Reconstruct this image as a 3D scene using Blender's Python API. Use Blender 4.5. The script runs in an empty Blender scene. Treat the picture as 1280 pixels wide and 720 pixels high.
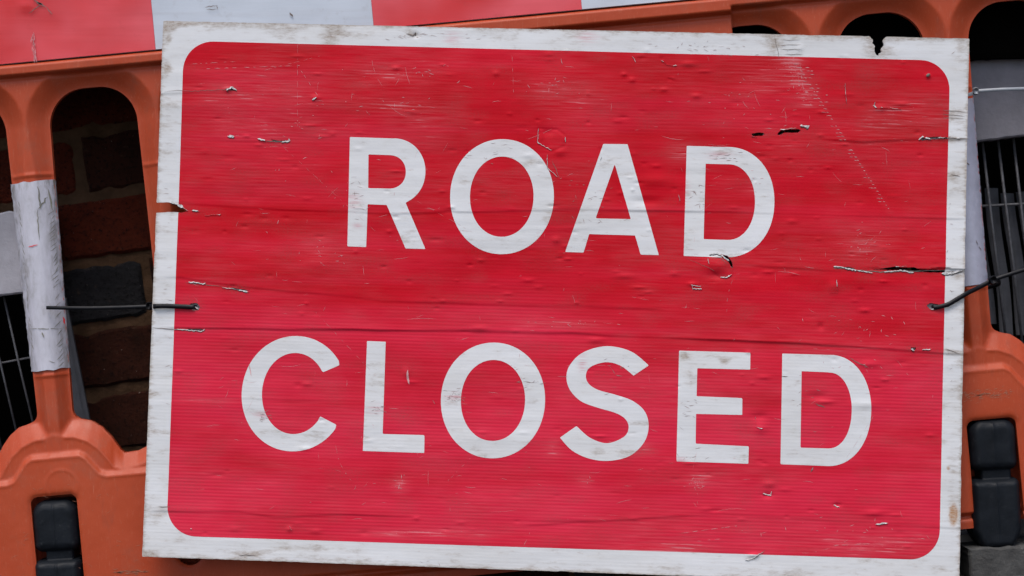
import bpy, math, random
import numpy as np
from mathutils import Matrix, Vector

random.seed(7)
rng = np.random.RandomState(11)
scene = bpy.context.scene
col = scene.collection

# ---------------------------------------------------------------- camera, world, light
ROLL = math.radians(5.4)          # the photographer held the camera tilted: the barrier stands level
D = 2.489                         # camera to sign
RY = Matrix.Rotation(ROLL, 4, 'Y')
cam_data = bpy.data.cameras.new('camera')
cam = bpy.data.objects.new('camera', cam_data)
col.objects.link(cam)
cam_data.lens = 70; cam_data.sensor_width = 36
cam.matrix_world = RY @ Matrix.Translation((0, -D, 0)) @ Matrix.Rotation(math.radians(90), 4, 'X')
cam_data.clip_end = 200
cam_data.clip_start = 0.05
cam_data.dof.use_dof = True
cam_data.dof.focus_distance = D
cam_data.dof.aperture_fstop = 4.0
scene.camera = cam

world = bpy.data.worlds.new('World'); scene.world = world
world.use_nodes = True
wn = world.node_tree
bg = wn.nodes['Background']
sky = wn.nodes.new('ShaderNodeTexSky'); sky.sky_type = 'NISHITA'; sky.sun_disc = False
SUN_EL, SUN_AZ = math.radians(63), math.radians(190)   # high sun behind cloud, from behind the camera
sky.sun_elevation = SUN_EL; sky.sun_rotation = SUN_AZ
sky.air_density = 1.0; sky.dust_density = 3.0; sky.ozone_density = 1.0
wn.links.new(sky.outputs[0], bg.inputs[0])
bg.inputs[1].default_value = 0.115
sd = bpy.data.lights.new('sun', 'SUN'); sun = bpy.data.objects.new('sun', sd); col.objects.link(sun)
sd.energy = 1.25; sd.angle = math.radians(28); sd.color = (1.0, 0.97, 0.94)
# direction towards the sun; nishita rotation 0 = +Y, clockwise
sdir = Vector((math.sin(SUN_AZ) * math.cos(SUN_EL), math.cos(SUN_AZ) * math.cos(SUN_EL), math.sin(SUN_EL)))
sun.rotation_euler = sdir.to_track_quat('Z', 'Y').to_euler()
scene.view_settings.view_transform = 'Standard'
scene.view_settings.look = 'None'
scene.view_settings.exposure = 0.76
scene.view_settings.gamma = 1

# ---------------------------------------------------------------- helpers
def FX(px, y=0.0): return (px - 640.0) / 1000.0 * (D + y) / D
def FZ(py, y=0.0): return (360.0 - py) / 1000.0 * (D + y) / D
def P(px, py, y=0.0): return Vector((FX(px, y), y, FZ(py, y)))

def tag(o, label=None, cat=None, group=None, kind=None):
    if label: o['label'] = label
    if cat: o['category'] = cat
    if group: o['group'] = group
    if kind: o['kind'] = kind
    return o

BASES = {}
def empty(name, base):
    """Empty at a thing's base; base in tilted picture-frame metres"""
    o = bpy.data.objects.new(name, None); col.objects.link(o)
    base = Vector(base)
    o.matrix_world = RY @ Matrix.Translation(base)
    o.empty_display_size = 0.05
    BASES[o.name] = base
    return o

def mesh_obj(name, V, F, mat, parent=None, smooth=True, attrs=None, uv=None, base=None):
    """V: (n,3) frame coordinates"""
    V = np.asarray(V, dtype=np.float64)
    b = BASES[parent.name] if parent is not None and parent.name in BASES else Vector(base if base is not None else (0, 0, 0))
    me = bpy.data.meshes.new(name)
    F = [f for f in F] if not isinstance(F, np.ndarray) else F
    W = V - np.array(b)
    me.vertices.add(len(W)); me.vertices.foreach_set('co', W.ravel().astype(np.float32))
    if isinstance(F, np.ndarray):
        lt = np.full(len(F), F.shape[1], dtype=np.int32); flat = F.ravel().astype(np.int32)
    else:
        lt = np.array([len(f) for f in F], dtype=np.int32)
        flat = np.fromiter((i for f in F for i in f), dtype=np.int32)
    ls = np.concatenate([[0], np.cumsum(lt)[:-1]]).astype(np.int32)
    me.loops.add(len(flat)); me.loops.foreach_set('vertex_index', flat)
    me.polygons.add(len(lt)); me.polygons.foreach_set('loop_start', ls)
    me.polygons.foreach_set('loop_total', lt)
    me.polygons.foreach_set('use_smooth', np.full(len(lt), smooth, dtype=bool))
    me.update(calc_edges=True)
    if uv is not None:
        ul = me.uv_layers.new(name='UVMap')
        ul.data.foreach_set('uv', uv[flat].astype(np.float32).ravel())
    if attrs:
        for k, a in attrs.items():
            at = me.attributes.new(k, 'FLOAT', 'POINT')
            at.data.foreach_set('value', np.asarray(a, dtype=np.float32))
    me.materials.append(mat)
    o = bpy.data.objects.new(name, me); col.objects.link(o)
    if parent is not None:
        o.parent = parent
        if parent.name not in BASES: pass
        BASES[o.name] = b
    else:
        o.matrix_world = RY @ Matrix.Translation(b)
        BASES[o.name] = b
    return o

def vnoise(x, y, seed=0):
    """smooth value noise in [-1,1]"""
    r = np.random.RandomState(seed); T = r.uniform(-1, 1, (256, 256))
    xi = np.floor(x).astype(int); yi = np.floor(y).astype(int)
    fx = x - xi; fy = y - yi
    fx = fx * fx * (3 - 2 * fx); fy = fy * fy * (3 - 2 * fy)
    a = T[xi % 256, yi % 256]; b = T[(xi + 1) % 256, yi % 256]
    c = T[xi % 256, (yi + 1) % 256]; d = T[(xi + 1) % 256, (yi + 1) % 256]
    return (a * (1 - fx) + b * fx) * (1 - fy) + (c * (1 - fx) + d * fx) * fy

def poly_sdf(X, Y, pts):
    """positive inside"""
    pts = np.asarray(pts, float); n = len(pts)
    d2 = np.full(X.shape, 1e18); inside = np.zeros(X.shape, bool)
    for i in range(n):
        x1, y1 = pts[i]; x2, y2 = pts[(i + 1) % n]
        ex, ey = x2 - x1, y2 - y1; L = ex * ex + ey * ey + 1e-12
        t = np.clip(((X - x1) * ex + (Y - y1) * ey) / L, 0, 1)
        dx = X - (x1 + t * ex); dy = Y - (y1 + t * ey)
        d2 = np.minimum(d2, dx * dx + dy * dy)
        c = ((y1 > Y) != (y2 > Y))
        xc = x1 + (Y - y1) * ex / (ey if abs(ey) > 1e-12 else 1e-12)
        inside ^= c & (X < xc)
    d = np.sqrt(d2)
    return np.where(inside, d, -d)

def clip_grid(f, data, ni, nj):
    """f:(ni*nj) field >0 kept; data:(n,K). returns data, faces(list), boundary edges"""
    idx = np.arange(ni * nj).reshape(ni, nj)
    q = np.stack([idx[:-1, :-1], idx[1:, :-1], idx[1:, 1:], idx[:-1, 1:]], -1).reshape(-1, 4)
    pos = f[q] > 0
    cnt = pos.sum(1)
    full = q[cnt == 4]
    mixed = q[(cnt > 0) & (cnt < 4)]
    extra = []; cache = {}; N = ni * nj
    faces = []; edges = []
    for quad in mixed:
        for tri in ((quad[0], quad[1], quad[2]), (quad[0], quad[2], quad[3])):
            poly = []; cut = []
            for k in range(3):
                a = int(tri[k]); b = int(tri[(k + 1) % 3])
                fa = f[a]; fb = f[b]
                if fa > 0: poly.append(a)
                if (fa > 0) != (fb > 0):
                    key = (a, b) if a < b else (b, a)
                    if key not in cache:
                        a2, b2 = key; t = f[a2] / (f[a2] - f[b2])
                        t = min(max(t, 1e-4), 1 - 1e-4)
                        cache[key] = N + len(extra)
                        extra.append(data[a2] * (1 - t) + data[b2] * t)
                    v = cache[key]; poly.append(v); cut.append(v)
            if len(poly) >= 3: faces.append(poly)
            if len(cut) == 2: edges.append(tuple(cut))
    alld = np.vstack([data] + ([np.array(extra)] if extra else []))
    used = np.zeros(len(alld), bool)
    used[full.ravel()] = True
    for p in faces: used[p] = True
    remap = -np.ones(len(alld), int); remap[used] = np.arange(used.sum())
    allf = [list(x) for x in remap[full]] + [[int(remap[i]) for i in p] for p in faces]
    ed = [(int(remap[a]), int(remap[b])) for a, b in edges if used[a] and used[b]]
    return alld[used], allf, ed

def add_walls(V, F, ed, back, dat=None, rel=False):
    """extrude boundary edges to y=back (absolute); duplicates vertices for a crisp edge"""
    ids = {}
    newV = []; newD = []
    n0 = len(V)
    for a, b in ed:
        for i in (a, b):
            if i not in ids:
                ids[i] = n0 + len(newV)
                newV.append(V[i]); p = V[i].copy(); p[1] = (p[1] + back) if rel else back; newV.append(p)
                if dat is not None: newD.append(dat[i]); newD.append(dat[i])
    for a, b in ed:
        ia, ib = ids[a], ids[b]
        F.append([ia, ib, ib + 1, ia + 1])
    V2 = np.vstack([V, np.array(newV)]) if newV else V
    if dat is not None:
        return V2, F, (np.vstack([dat, np.array(newD)]) if newD else dat)
    return V2, F

# ---------------------------------------------------------------- materials
def new_mat(name):
    m = bpy.data.materials.new(name); m.use_nodes = True
    nt = m.node_tree; return m, nt, nt.nodes['Principled BSDF']
def N(nt, t, **kw):
    n = nt.nodes.new(t)
    for k, v in kw.items(): setattr(n, k, v)
    return n
def setin(nt, node, i, v):
    if isinstance(v, bpy.types.NodeSocket): nt.links.new(v, node.inputs[i])
    elif v is not None: node.inputs[i].default_value = v
def math_(nt, op, a, b=None, c=None, clamp=False):
    n = N(nt, 'ShaderNodeMath', operation=op, use_clamp=clamp)
    setin(nt, n, 0, a); setin(nt, n, 1, b); setin(nt, n, 2, c)
    return n.outputs[0]
def ramp(nt, v, a, b, lo=0.0, hi=1.0):
    n = N(nt, 'ShaderNodeMapRange', clamp=True); setin(nt, n, 0, v)
    n.inputs[1].default_value = a; n.inputs[2].default_value = b
    n.inputs[3].default_value = lo; n.inputs[4].default_value = hi
    return n.outputs[0]
def mix(nt, f, a, b):
    n = N(nt, 'ShaderNodeMix', data_type='RGBA'); setin(nt, n, 0, f)
    for i, v in ((6, a), (7, b)):
        if isinstance(v, bpy.types.NodeSocket): nt.links.new(v, n.inputs[i])
        else: n.inputs[i].default_value = (*v, 1)
    return n.outputs[2]
def noise(nt, vec, scale, detail=4, rough=0.55, dist=0.0):
    n = N(nt, 'ShaderNodeTexNoise'); nt.links.new(vec, n.inputs['Vector'])
    n.inputs['Scale'].default_value = scale; n.inputs['Detail'].default_value = detail
    n.inputs['Roughness'].default_value = rough; n.inputs['Distortion'].default_value = dist
    return n.outputs[0]
def scaled(nt, vec, s, loc=(0, 0, 0), rot=(0, 0, 0)):
    n = N(nt, 'ShaderNodeMapping'); nt.links.new(vec, n.inputs[0])
    n.inputs['Scale'].default_value = s; n.inputs['Location'].default_value = loc; n.inputs['Rotation'].default_value = rot
    return n.outputs[0]
def bump(nt, h, strength, dist, prev=None):
    n = N(nt, 'ShaderNodeBump'); n.inputs['Strength'].default_value = strength
    n.inputs['Distance'].default_value = dist; nt.links.new(h, n.inputs['Height'])
    if prev is not None: nt.links.new(prev, n.inputs['Normal'])
    return n.outputs[0]
def attr(nt, name): return N(nt, 'ShaderNodeAttribute', attribute_name=name).outputs['Fac']
def coords(nt, which='Object'): return N(nt, 'ShaderNodeTexCoord').outputs[which]

FLUTE = 2 * math.pi / 0.0043
def sign_film(name, red):
    m, nt, b = new_mat(name)
    uv = coords(nt, 'UV')
    sep = N(nt, 'ShaderNodeSeparateXYZ'); nt.links.new(uv, sep.inputs[0])
    v = sep.outputs[1]
    s = math_(nt, 'SINE', math_(nt, 'MULTIPLY', v, FLUTE))
    ridge = math_(nt, 'MULTIPLY_ADD', s, 0.5, 0.5)
    streak = noise(nt, scaled(nt, uv, (6, 260, 1)), 1.0, 3, 0.6)        # long horizontal wipe marks
    streak2 = noise(nt, scaled(nt, uv, (22, 420, 1), (3, 1, 0)), 1.0, 3, 0.6)
    cloud = noise(nt, scaled(nt, uv, (7, 14, 1)), 1.0, 5, 0.6)
    fine = noise(nt, scaled(nt, uv, (420, 600, 1)), 1.0, 3, 0.6)
    wear = attr(nt, 'wear'); dirt = attr(nt, 'dirt')
    blend_w = attr(nt, 'blend_w')
    rid_amp = math_(nt, 'MULTIPLY', ramp(nt, cloud, 0.35, 0.65, 0.5, 1.0), math_(nt, 'MULTIPLY_ADD', blend_w, 1.1, 0.35))
    if red:
        blot = noise(nt, scaled(nt, uv, (7, 15, 1), (2, 5, 0)), 1.0, 6, 0.62)
        base = mix(nt, ramp(nt, blot, 0.35, 0.65), (0.45, 0.0, 0.006), (0.57, 0.001, 0.014))
        base = mix(nt, math_(nt, 'MULTIPLY', blend_w, ramp(nt, blot, 0.25, 0.6, 0.45, 1.0)), base, (0.64, 0.016, 0.050))
        base = mix(nt, math_(nt, 'MULTIPLY', ramp(nt, streak, 0.52, 0.75), 0.05), base, (0.70, 0.08, 0.12))
        base = mix(nt, math_(nt, 'MULTIPLY', math_(nt, 'MULTIPLY', ridge, rid_amp), 0.05), base, (0.76, 0.16, 0.19))
        # scuffs show as short dashes along the crests of the flutes
        crest = ramp(nt, s, 0.15, 0.75)
        gate = math_(nt, 'ADD', wear, ramp(nt, cloud, 0.45, 0.75, 0.0, 0.10))
        thr = math_(nt, 'SUBTRACT', math_(nt, 'ADD', streak2, math_(nt, 'MULTIPLY', gate, 0.30)), 0.80)
        scuff = math_(nt, 'MULTIPLY', ramp(nt, thr, 0.0, 0.05), crest, clamp=True)
        thr2 = math_(nt, 'SUBTRACT', math_(nt, 'ADD', fine, math_(nt, 'MULTIPLY', gate, 0.16)), 0.80)
        speck = ramp(nt, thr2, 0.0, 0.03)
        w = math_(nt, 'MULTIPLY', math_(nt, 'ADD', scuff, speck, clamp=True), 0.32)
        base = mix(nt, w, base, (0.74, 0.42, 0.44))
        haze = math_(nt, 'MULTIPLY', math_(nt, 'MULTIPLY', wear, ramp(nt, streak2, 0.35, 0.65)), 0.22, clamp=True)
        base = mix(nt, haze, base, (0.72, 0.27, 0.29))
        dn = math_(nt, 'MULTIPLY', dirt, ramp(nt, fine, 0.35, 0.65), clamp=True)
        base = mix(nt, math_(nt, 'MULTIPLY', dn, 0.7), base, (0.16, 0.08, 0.07))
        rough = ramp(nt, streak, 0.3, 0.7, 0.34, 0.5); b.inputs['Specular IOR Level'].default_value = 0.13
    else:
        base = mix(nt, ramp(nt, cloud, 0.35, 0.7), (0.675, 0.68, 0.69), (0.63, 0.625, 0.615))
        base = mix(nt, math_(nt, 'MULTIPLY', math_(nt, 'MULTIPLY', ridge, rid_amp), 0.045), base, (0.42, 0.43, 0.45))
        base = mix(nt, math_(nt, 'MULTIPLY', ramp(nt, streak, 0.50, 0.75), 0.26), base, (0.52, 0.50, 0.48))
        g = noise(nt, scaled(nt, uv, (40, 130, 1)), 1.0, 6, 0.68)
        dn = math_(nt, 'SUBTRACT', math_(nt, 'ADD', g, math_(nt, 'MULTIPLY', dirt, 0.40)), 0.63)
        fg = noise(nt, scaled(nt, uv, (170, 420, 1), (5, 2, 0)), 1.0, 5, 0.7)
        fineg = ramp(nt, fg, 0.34, 0.62, 0.15, 1.0)
        base = mix(nt, math_(nt, 'MULTIPLY', math_(nt, 'MULTIPLY', ramp(nt, dn, 0.0, 0.26), fineg), 0.85), base, (0.23, 0.17, 0.125))
        dn2 = math_(nt, 'SUBTRACT', math_(nt, 'ADD', g, math_(nt, 'MULTIPLY', dirt, 0.5)), 0.55)
        base = mix(nt, math_(nt, 'MULTIPLY', ramp(nt, dn2, 0.0, 0.5), 0.35), base, (0.40, 0.33, 0.26))
        sp = math_(nt, 'ADD', fine, math_(nt, 'MULTIPLY', dirt, 0.10))
        base = mix(nt, math_(nt, 'MULTIPLY', ramp(nt, sp, 0.72, 0.80), 0.55), base, (0.25, 0.19, 0.17))
        rust = attr(nt, 'rust')
        rn = math_(nt, 'SUBTRACT', math_(nt, 'SUBTRACT', math_(nt, 'MULTIPLY', rust, 1.2), math_(nt, 'MULTIPLY', math_(nt, 'SUBTRACT', g, 0.5), 3.2)), 0.45)
        base = mix(nt, math_(nt, 'MULTIPLY', math_(nt, 'MULTIPLY', ramp(nt, rn, 0.0, 0.7), fineg), 0.9), base, (0.26, 0.085, 0.015))
        base = mix(nt, math_(nt, 'MULTIPLY', ramp(nt, rust, 0.1, 0.9), 0.3), base, (0.50, 0.27, 0.08))
        pk = attr(nt, 'pink')
        base = mix(nt, math_(nt, 'MULTIPLY', math_(nt, 'MULTIPLY', pk, ramp(nt, streak2, 0.42, 0.6)), 0.6), base, (0.55, 0.18, 0.22))
        rough = ramp(nt, streak, 0.3, 0.7, 0.38, 0.55)
    nt.links.new(base, b.inputs['Base Color'])
    nt.links.new(rough, b.inputs['Roughness'])
    b.inputs['IOR'].default_value = 1.45
    hgt = math_(nt, 'MULTIPLY', s, rid_amp)
    n1 = bump(nt, hgt, 0.26 if red else 0.09, 0.00016)
    n2 = bump(nt, streak2, 0.2, 0.0004, n1)
    n3 = bump(nt, noise(nt, scaled(nt, uv, (30, 60, 1)), 1.0, 4, 0.5), 0.35, 0.0010, n2)
    nt.links.new(n3, b.inputs['Normal'])
    return m

def simple(name, colr, rough, nscale=60, var=0.25, bumpd=0.0006, bscale=300, col2=None, spec=None, wearcol=None, wearamt=0.0):
    m, nt, b = new_mat(name)
    oc = coords(nt)
    c2 = col2 or tuple(c * (1 - var) for c in colr)
    n = noise(nt, oc, nscale, 6, 0.62)
    base = mix(nt, ramp(nt, n, 0.35, 0.68), colr, c2)
    if wearcol:
        w = noise(nt, scaled(nt, oc, (1, 1, 1), (4, 4, 4)), nscale * 3.1, 7, 0.72)
        base = mix(nt, math_(nt, 'MULTIPLY', ramp(nt, w, 0.60, 0.72), wearamt), base, wearcol)
    nt.links.new(base, b.inputs['Base Color'])
    nt.links.new(ramp(nt, n, 0.3, 0.7, rough - 0.06, rough + 0.08), b.inputs['Roughness'])
    if spec is not None: b.inputs['Specular IOR Level'].default_value = spec
    nt.links.new(bump(nt, noise(nt, oc, bscale, 5, 0.6), 0.6, bumpd), b.inputs['Normal'])
    return m

M = {}
M['red'] = sign_film('red_sign_film', True)
M['white'] = sign_film('white_sign_film', False)
M['core'] = simple('corrugated_core', (0.42, 0.42, 0.43), 0.6, 80, 0.4)
M['scratch'] = simple('bare_plastic_scratch', (0.70, 0.36, 0.37), 0.6, 200, 0.45, 0.0)
M['shred'] = simple('torn_plastic_shred', (0.62, 0.60, 0.59), 0.6, 420, 0.72, 0.0)
M['cut_shade'] = simple('painted_shred_shade', (0.045, 0.03, 0.028), 0.8, 260, 0.5, 0.0)
M['grime_red'] = simple('reddish_grime', (0.34, 0.22, 0.20), 0.8, 260, 0.4, 0.0)
M['grime_soft'] = simple('soft_grime', (0.26, 0.25, 0.20), 0.8, 300, 0.45, 0.0)
M['grime'] = simple('grime', (0.2, 0.16, 0.14), 0.8, 260, 0.5, 0.0)

def orange_mat():
    m, nt, b = new_mat('orange_polyethylene')
    oc = coords(nt)
    n = noise(nt, oc, 9, 6, 0.6)
    base = mix(nt, ramp(nt, n, 0.3, 0.7), (0.375, 0.047, 0.012), (0.42, 0.061, 0.018))
    d = noise(nt, scaled(nt, oc, (1, 1, 0.35)), 55, 8, 0.7)
    base = mix(nt, math_(nt, 'MULTIPLY', ramp(nt, d, 0.56, 0.74), 0.4), base, (0.21, 0.06, 0.035))
    sc = noise(nt, scaled(nt, oc, (3, 3, 0.12), (0, 0, 0), (0, 0.5, 0)), 120, 4, 0.7)
    base = mix(nt, math_(nt, 'MULTIPLY', ramp(nt, sc, 0.68, 0.76), 0.35), base, (0.62, 0.30, 0.2))
    mud = noise(nt, scaled(nt, oc, (1, 1, 1), (7, 2, 3)), 6.5, 9, 0.72)
    base = mix(nt, math_(nt, 'MULTIPLY', ramp(nt, mud, 0.53, 0.72), 0.42), base, (0.23, 0.12, 0.08))
    gr = noise(nt, scaled(nt, oc, (5, 5, 1)), 90, 5, 0.75)
    base = mix(nt, math_(nt, 'MULTIPLY', ramp(nt, gr, 0.56, 0.70), 0.28), base, (0.52, 0.20, 0.12))
    sp = noise(nt, oc, 260, 3, 0.6)
    base = mix(nt, math_(nt, 'MULTIPLY', ramp(nt, sp, 0.70, 0.76), 0.5), base, (0.13, 0.05, 0.035))
    nt.links.new(base, b.inputs['Base Color'])
    nt.links.new(ramp(nt, d, 0.3, 0.7, 0.42, 0.6), b.inputs['Roughness']); b.inputs['Specular IOR Level'].default_value = 0.35
    n1 = bump(nt, noise(nt, oc, 700, 3, 0.6), 0.35, 0.0003)
    n2 = bump(nt, noise(nt, oc, 14, 3, 0.5), 0.6, 0.004, n1)
    nt.links.new(n2, b.inputs['Normal'])
    return m
M['orange'] = orange_mat()

def film_mat(name, c1, c2, dirtc, amt):
    m, nt, b = new_mat(name)
    oc = coords(nt)
    n = noise(nt, oc, 5, 3, 0.5)
    base = mix(nt, ramp(nt, n, 0.40, 0.56), c1, c2)
    sr = noise(nt, scaled(nt, oc, (5, 5, 90)), 1.0, 5, 0.65)
    base = mix(nt, math_(nt, 'MULTIPLY', ramp(nt, sr, 0.5, 0.75), amt * .5), base, dirtc)
    d = noise(nt, oc, 45, 8, 0.72)
    base = mix(nt, math_(nt, 'MULTIPLY', ramp(nt, d, 0.58, 0.72), amt), base, dirtc)
    nt.links.new(base, b.inputs['Base Color'])
    nt.links.new(ramp(nt, n, 0.35, 0.65, 0.30, 0.42), b.inputs['Roughness'])
    n1 = bump(nt, sr, 0.35, 0.0006)
    n2 = bump(nt, noise(nt, oc, 11, 2, 0.5), 0.5, 0.004, n1)
    nt.links.new(n2, b.inputs['Normal'])
    return m
M['band_red'] = film_mat('red_reflective_film', (0.58, 0.012, 0.014), (0.66, 0.078, 0.095), (0.45, 0.04, 0.04), 0.35)
M['band_white'] = film_mat('white_reflective_film', (0.53, 0.57, 0.63), (0.50, 0.54, 0.60), (0.33, 0.32, 0.32), 0.4)
def sleeve_mat():
    m, nt, b = new_mat('white_sleeve_film')
    oc = coords(nt)
    n = noise(nt, scaled(nt, oc, (1, 1, 0.5)), 38, 8, 0.7)
    base = mix(nt, ramp(nt, n, 0.35, 0.65), (0.55, 0.54, 0.60), (0.43, 0.42, 0.46))
    g = attr(nt, 'grime')
    st = noise(nt, scaled(nt, oc, (1, 1, 0.30), (0, 0, 0), (0, 0.55, 0)), 150, 4, 0.7)
    gm = math_(nt, 'MULTIPLY', g, ramp(nt, st, 0.44, 0.62))
    dd = math_(nt, 'ADD', math_(nt, 'MULTIPLY', gm, .85), ramp(nt, n, 0.56, 0.75, 0, 0.6), clamp=True)
    base = mix(nt, dd, base, (0.19, 0.165, 0.14))
    nt.links.new(base, b.inputs['Base Color']); b.inputs['Roughness'].default_value = 0.45
    nt.links.new(bump(nt, n, 0.6, 0.0012), b.inputs['Normal'])
    return m
M['sleeve'] = sleeve_mat()
M['sleeve_clean'] = simple('clean_sleeve_film', (0.47, 0.47, 0.56), 0.45, 40, 0.2, 0.001, 120, wearcol=(0.25, 0.2, 0.2), wearamt=0.5)
M['rubber'] = simple('black_rubber', (0.0055, 0.007, 0.0095), 0.5, 40, -0.6, 0.0006, 260, wearcol=(0.030, 0.032, 0.036), wearamt=0.9, spec=.16)
M['tie'] = simple('black_nylon', (0.004, 0.004, 0.006), 0.5, 60, 0.2, 0.0001, spec=.25)
M['tie_white'] = simple('white_nylon', (0.25, 0.265, 0.29), 0.35, 60, 0.15, 0.0001)
M['wire'] = simple('galvanised_wire', (0.095, 0.095, 0.105), 0.5, 150, 0.5, 0.0004)
M['whiteboard'] = simple('dusty_white_paint', (0.40, 0.39, 0.43), 0.6, 30, 0.2, 0.0012, 180, wearcol=(0.22, 0.2, 0.2), wearamt=0.4)
M['dark'] = simple('shade_black', (0.004, 0.0035, 0.003), 1.0, 10, 0.4, spec=0.0)  # near-black colour stands in for shade on the added slab and the room
M['whiteboard_dull'] = simple('grey_white_paint', (0.22, 0.21, 0.235), 0.7, 30, 0.2, 0.0014, 150, wearcol=(0.13, 0.12, 0.12), wearamt=0.4)
M['slat'] = simple('grey_painted_slat', (0.075, 0.075, 0.085), 0.6, 25, 0.45, 0.001, 90)
M['concrete'] = simple('old_concrete', (0.07, 0.068, 0.064), 0.85, 35, 0.5, 0.003, 160, wearcol=(0.28, 0.27, 0.25), wearamt=0.5)
M['asphalt'] = simple('asphalt', (0.05, 0.05, 0.05), 0.9, 60, 0.4, 0.004, 200)
M['batten'] = simple('pale_timber', (0.30, 0.27, 0.26), 0.7, 30, 0.4)
def brick_mat(name, c1, c2):
    m, nt, b = new_mat(name)
    oi = N(nt, 'ShaderNodeObjectInfo').outputs['Random']
    oc = coords(nt)
    cmb = N(nt, 'ShaderNodeCombineXYZ'); nt.links.new(math_(nt, 'MULTIPLY', oi, 37), cmb.inputs[0])
    va = N(nt, 'ShaderNodeVectorMath', operation='ADD'); nt.links.new(oc, va.inputs[0]); nt.links.new(cmb.outputs[0], va.inputs[1])
    v = va.outputs[0]
    n = noise(nt, v, 22, 8, 0.68)
    base = mix(nt, ramp(nt, n, 0.3, 0.7), c1, c2)
    g = noise(nt, v, 210, 5, 0.7)
    base = mix(nt, math_(nt, 'MULTIPLY', ramp(nt, g, 0.54, 0.64), 0.85), base, (0.006, 0.005, 0.005))
    g3 = noise(nt, v, 75, 6, 0.75)
    base = mix(nt, math_(nt, 'MULTIPLY', ramp(nt, g3, 0.54, 0.68), 0.6), base, (0.010, 0.008, 0.008))
    base = mix(nt, math_(nt, 'MULTIPLY', ramp(nt, g3, 0.42, 0.30), 0.35), base, (0.13, 0.08, 0.05))
    s = noise(nt, v, 330, 2, 0.5)
    base = mix(nt, ramp(nt, s, 0.73, 0.76), base, (0.30, 0.24, 0.2))
    nt.links.new(base, b.inputs['Base Color']); b.inputs['Roughness'].default_value = 0.95; b.inputs['Specular IOR Level'].default_value = 0.08
    n1 = bump(nt, g, 1.0, 0.005); n2 = bump(nt, g3, 1.0, 0.008, n1)
    nt.links.new(n2, b.inputs['Normal'])
    return m
M['brick_red'] = brick_mat('red_brick', (0.135, 0.024, 0.011), (0.070, 0.014, 0.007))
M['brick_brown'] = brick_mat('brown_brick', (0.058, 0.017, 0.010), (0.026, 0.010, 0.006))
M['brick_blue'] = brick_mat('blue_brick', (0.030, 0.029, 0.031), (0.016, 0.015, 0.016))
M['mortar'] = simple('sandy_mortar', (0.085, 0.046, 0.025), 0.95, 30, 0.5, 0.004, 240, spec=0.1)

# ---------------------------------------------------------------- ground
SC = lambda y: (D + y) / D
def box(V, F, x0, x1, y0, y1, z0, z1):
    i = len(V)
    V += [(x0, y0, z0), (x1, y0, z0), (x1, y1, z0), (x0, y1, z0), (x0, y0, z1), (x1, y0, z1), (x1, y1, z1), (x0, y1, z1)]
    F += [[i, i + 1, i + 5, i + 4], [i + 1, i + 2, i + 6, i + 5], [i + 2, i + 3, i + 7, i + 6], [i + 3, i, i + 4, i + 7], [i + 4, i + 5, i + 6, i + 7], [i + 3, i + 2, i + 1, i]]
def level_obj(name, V, F, mat, parent=None):
    me = bpy.data.meshes.new(name); me.from_pydata([tuple(v) for v in V], [], F); me.materials.append(mat); me.update()
    o = bpy.data.objects.new(name, me); col.objects.link(o)
    if parent: o.parent = parent
    return o

# barrier-local picture units: a along the barrier (level), b downwards
CA, SA = math.cos(ROLL), math.sin(ROLL)
def ab2p(a, b): return a * CA + b * SA, 82.5 - a * SA + b * CA
YB = 0.030                                     # depth of the barrier's main face
def ABf(a, b, y=YB):
    px, py = ab2p(a, b); return FX(px, YB), y, FZ(py, YB)

def world_level(a, b, y):
    v = RY @ Vector(ABf(a, b, y)); return v
GZ = world_level(600, 752, 0).z
o = level_obj('ground', [(-60, -60, GZ), (60, -60, GZ), (60, 60, GZ), (-60, 60, GZ)], [[0, 1, 2, 3]], M['asphalt'])
tag(o, kind='structure')

# ---------------------------------------------------------------- brick wall with two windows
YW = 0.165
wall_tilt = math.radians(8.2)
cW, sW = math.cos(wall_tilt), math.sin(wall_tilt)
# wall-local: p along the courses, q downwards (picture units at the wall's depth), origin at picture (125,408)
def wp(p, q): return 125 + p * cW + q * sW, 408 - p * sW + q * cW
def wall_pt(p, q, y):
    px, py = wp(p, q); return (FX(px, YW), y, FZ(py, YW))
wall = empty('brick_wall', wall_pt(500, 420, YW + 0.1))
tag(wall, 'dark red and brown brick wall with sandy mortar behind the orange barrier', 'wall')
def brick_mesh(w, h, seed):
    """rounded, chipped brick; local coordinates, front towards -y"""
    r = random.Random(seed)
    V = []; F = []
    ch = [r.randint(0, 30) for _ in range(3)]
    def ring(inset, y):
        i0 = len(V)
        pts = []
        n = 17
        for k in range(n): pts.append((-w / 2 + w * k / (n - 1), h / 2))
        for k in range(1, 3): pts.append((w / 2, h / 2 - h * k / 2))
        for k in range(1, n): pts.append((w / 2 - w * k / (n - 1), -h / 2))
        pts.append((-w / 2, 0))
        return pts
    base = ring(0, 0); J = [(r.uniform(-1, 1) * 0.0014, r.uniform(-1, 1) * 0.0013 - (0.004 * (1 if z > 0 else -1) if (i_ in ch) else 0)) for i_, (x_, z) in enumerate(base)]
    n = len(base)
    for inset, y in ((0, 0.06), (0, 0.004), (0.004, 0.0)):
        for (x, z), (jx, jz) in zip(base, J):
            sx = (w / 2 - inset) / (w / 2); sz = (h / 2 - inset) / (h / 2)
            V.append((x * sx + jx, y, z * sz + jz))
    for l in (0, 1):
        for k in range(n):
            F.append([l * n + k, l * n + (k + 1) % n, (l + 1) * n + (k + 1) % n, (l + 1) * n + k])
    F.append([2 * n + k for k in range(n)])
    me = bpy.data.meshes.new('brick'); me.from_pydata(V, [], F); me.update()
    return me
CH = 81.0; JT = 12.0; HD = 106.0; ST = 226.0
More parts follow.
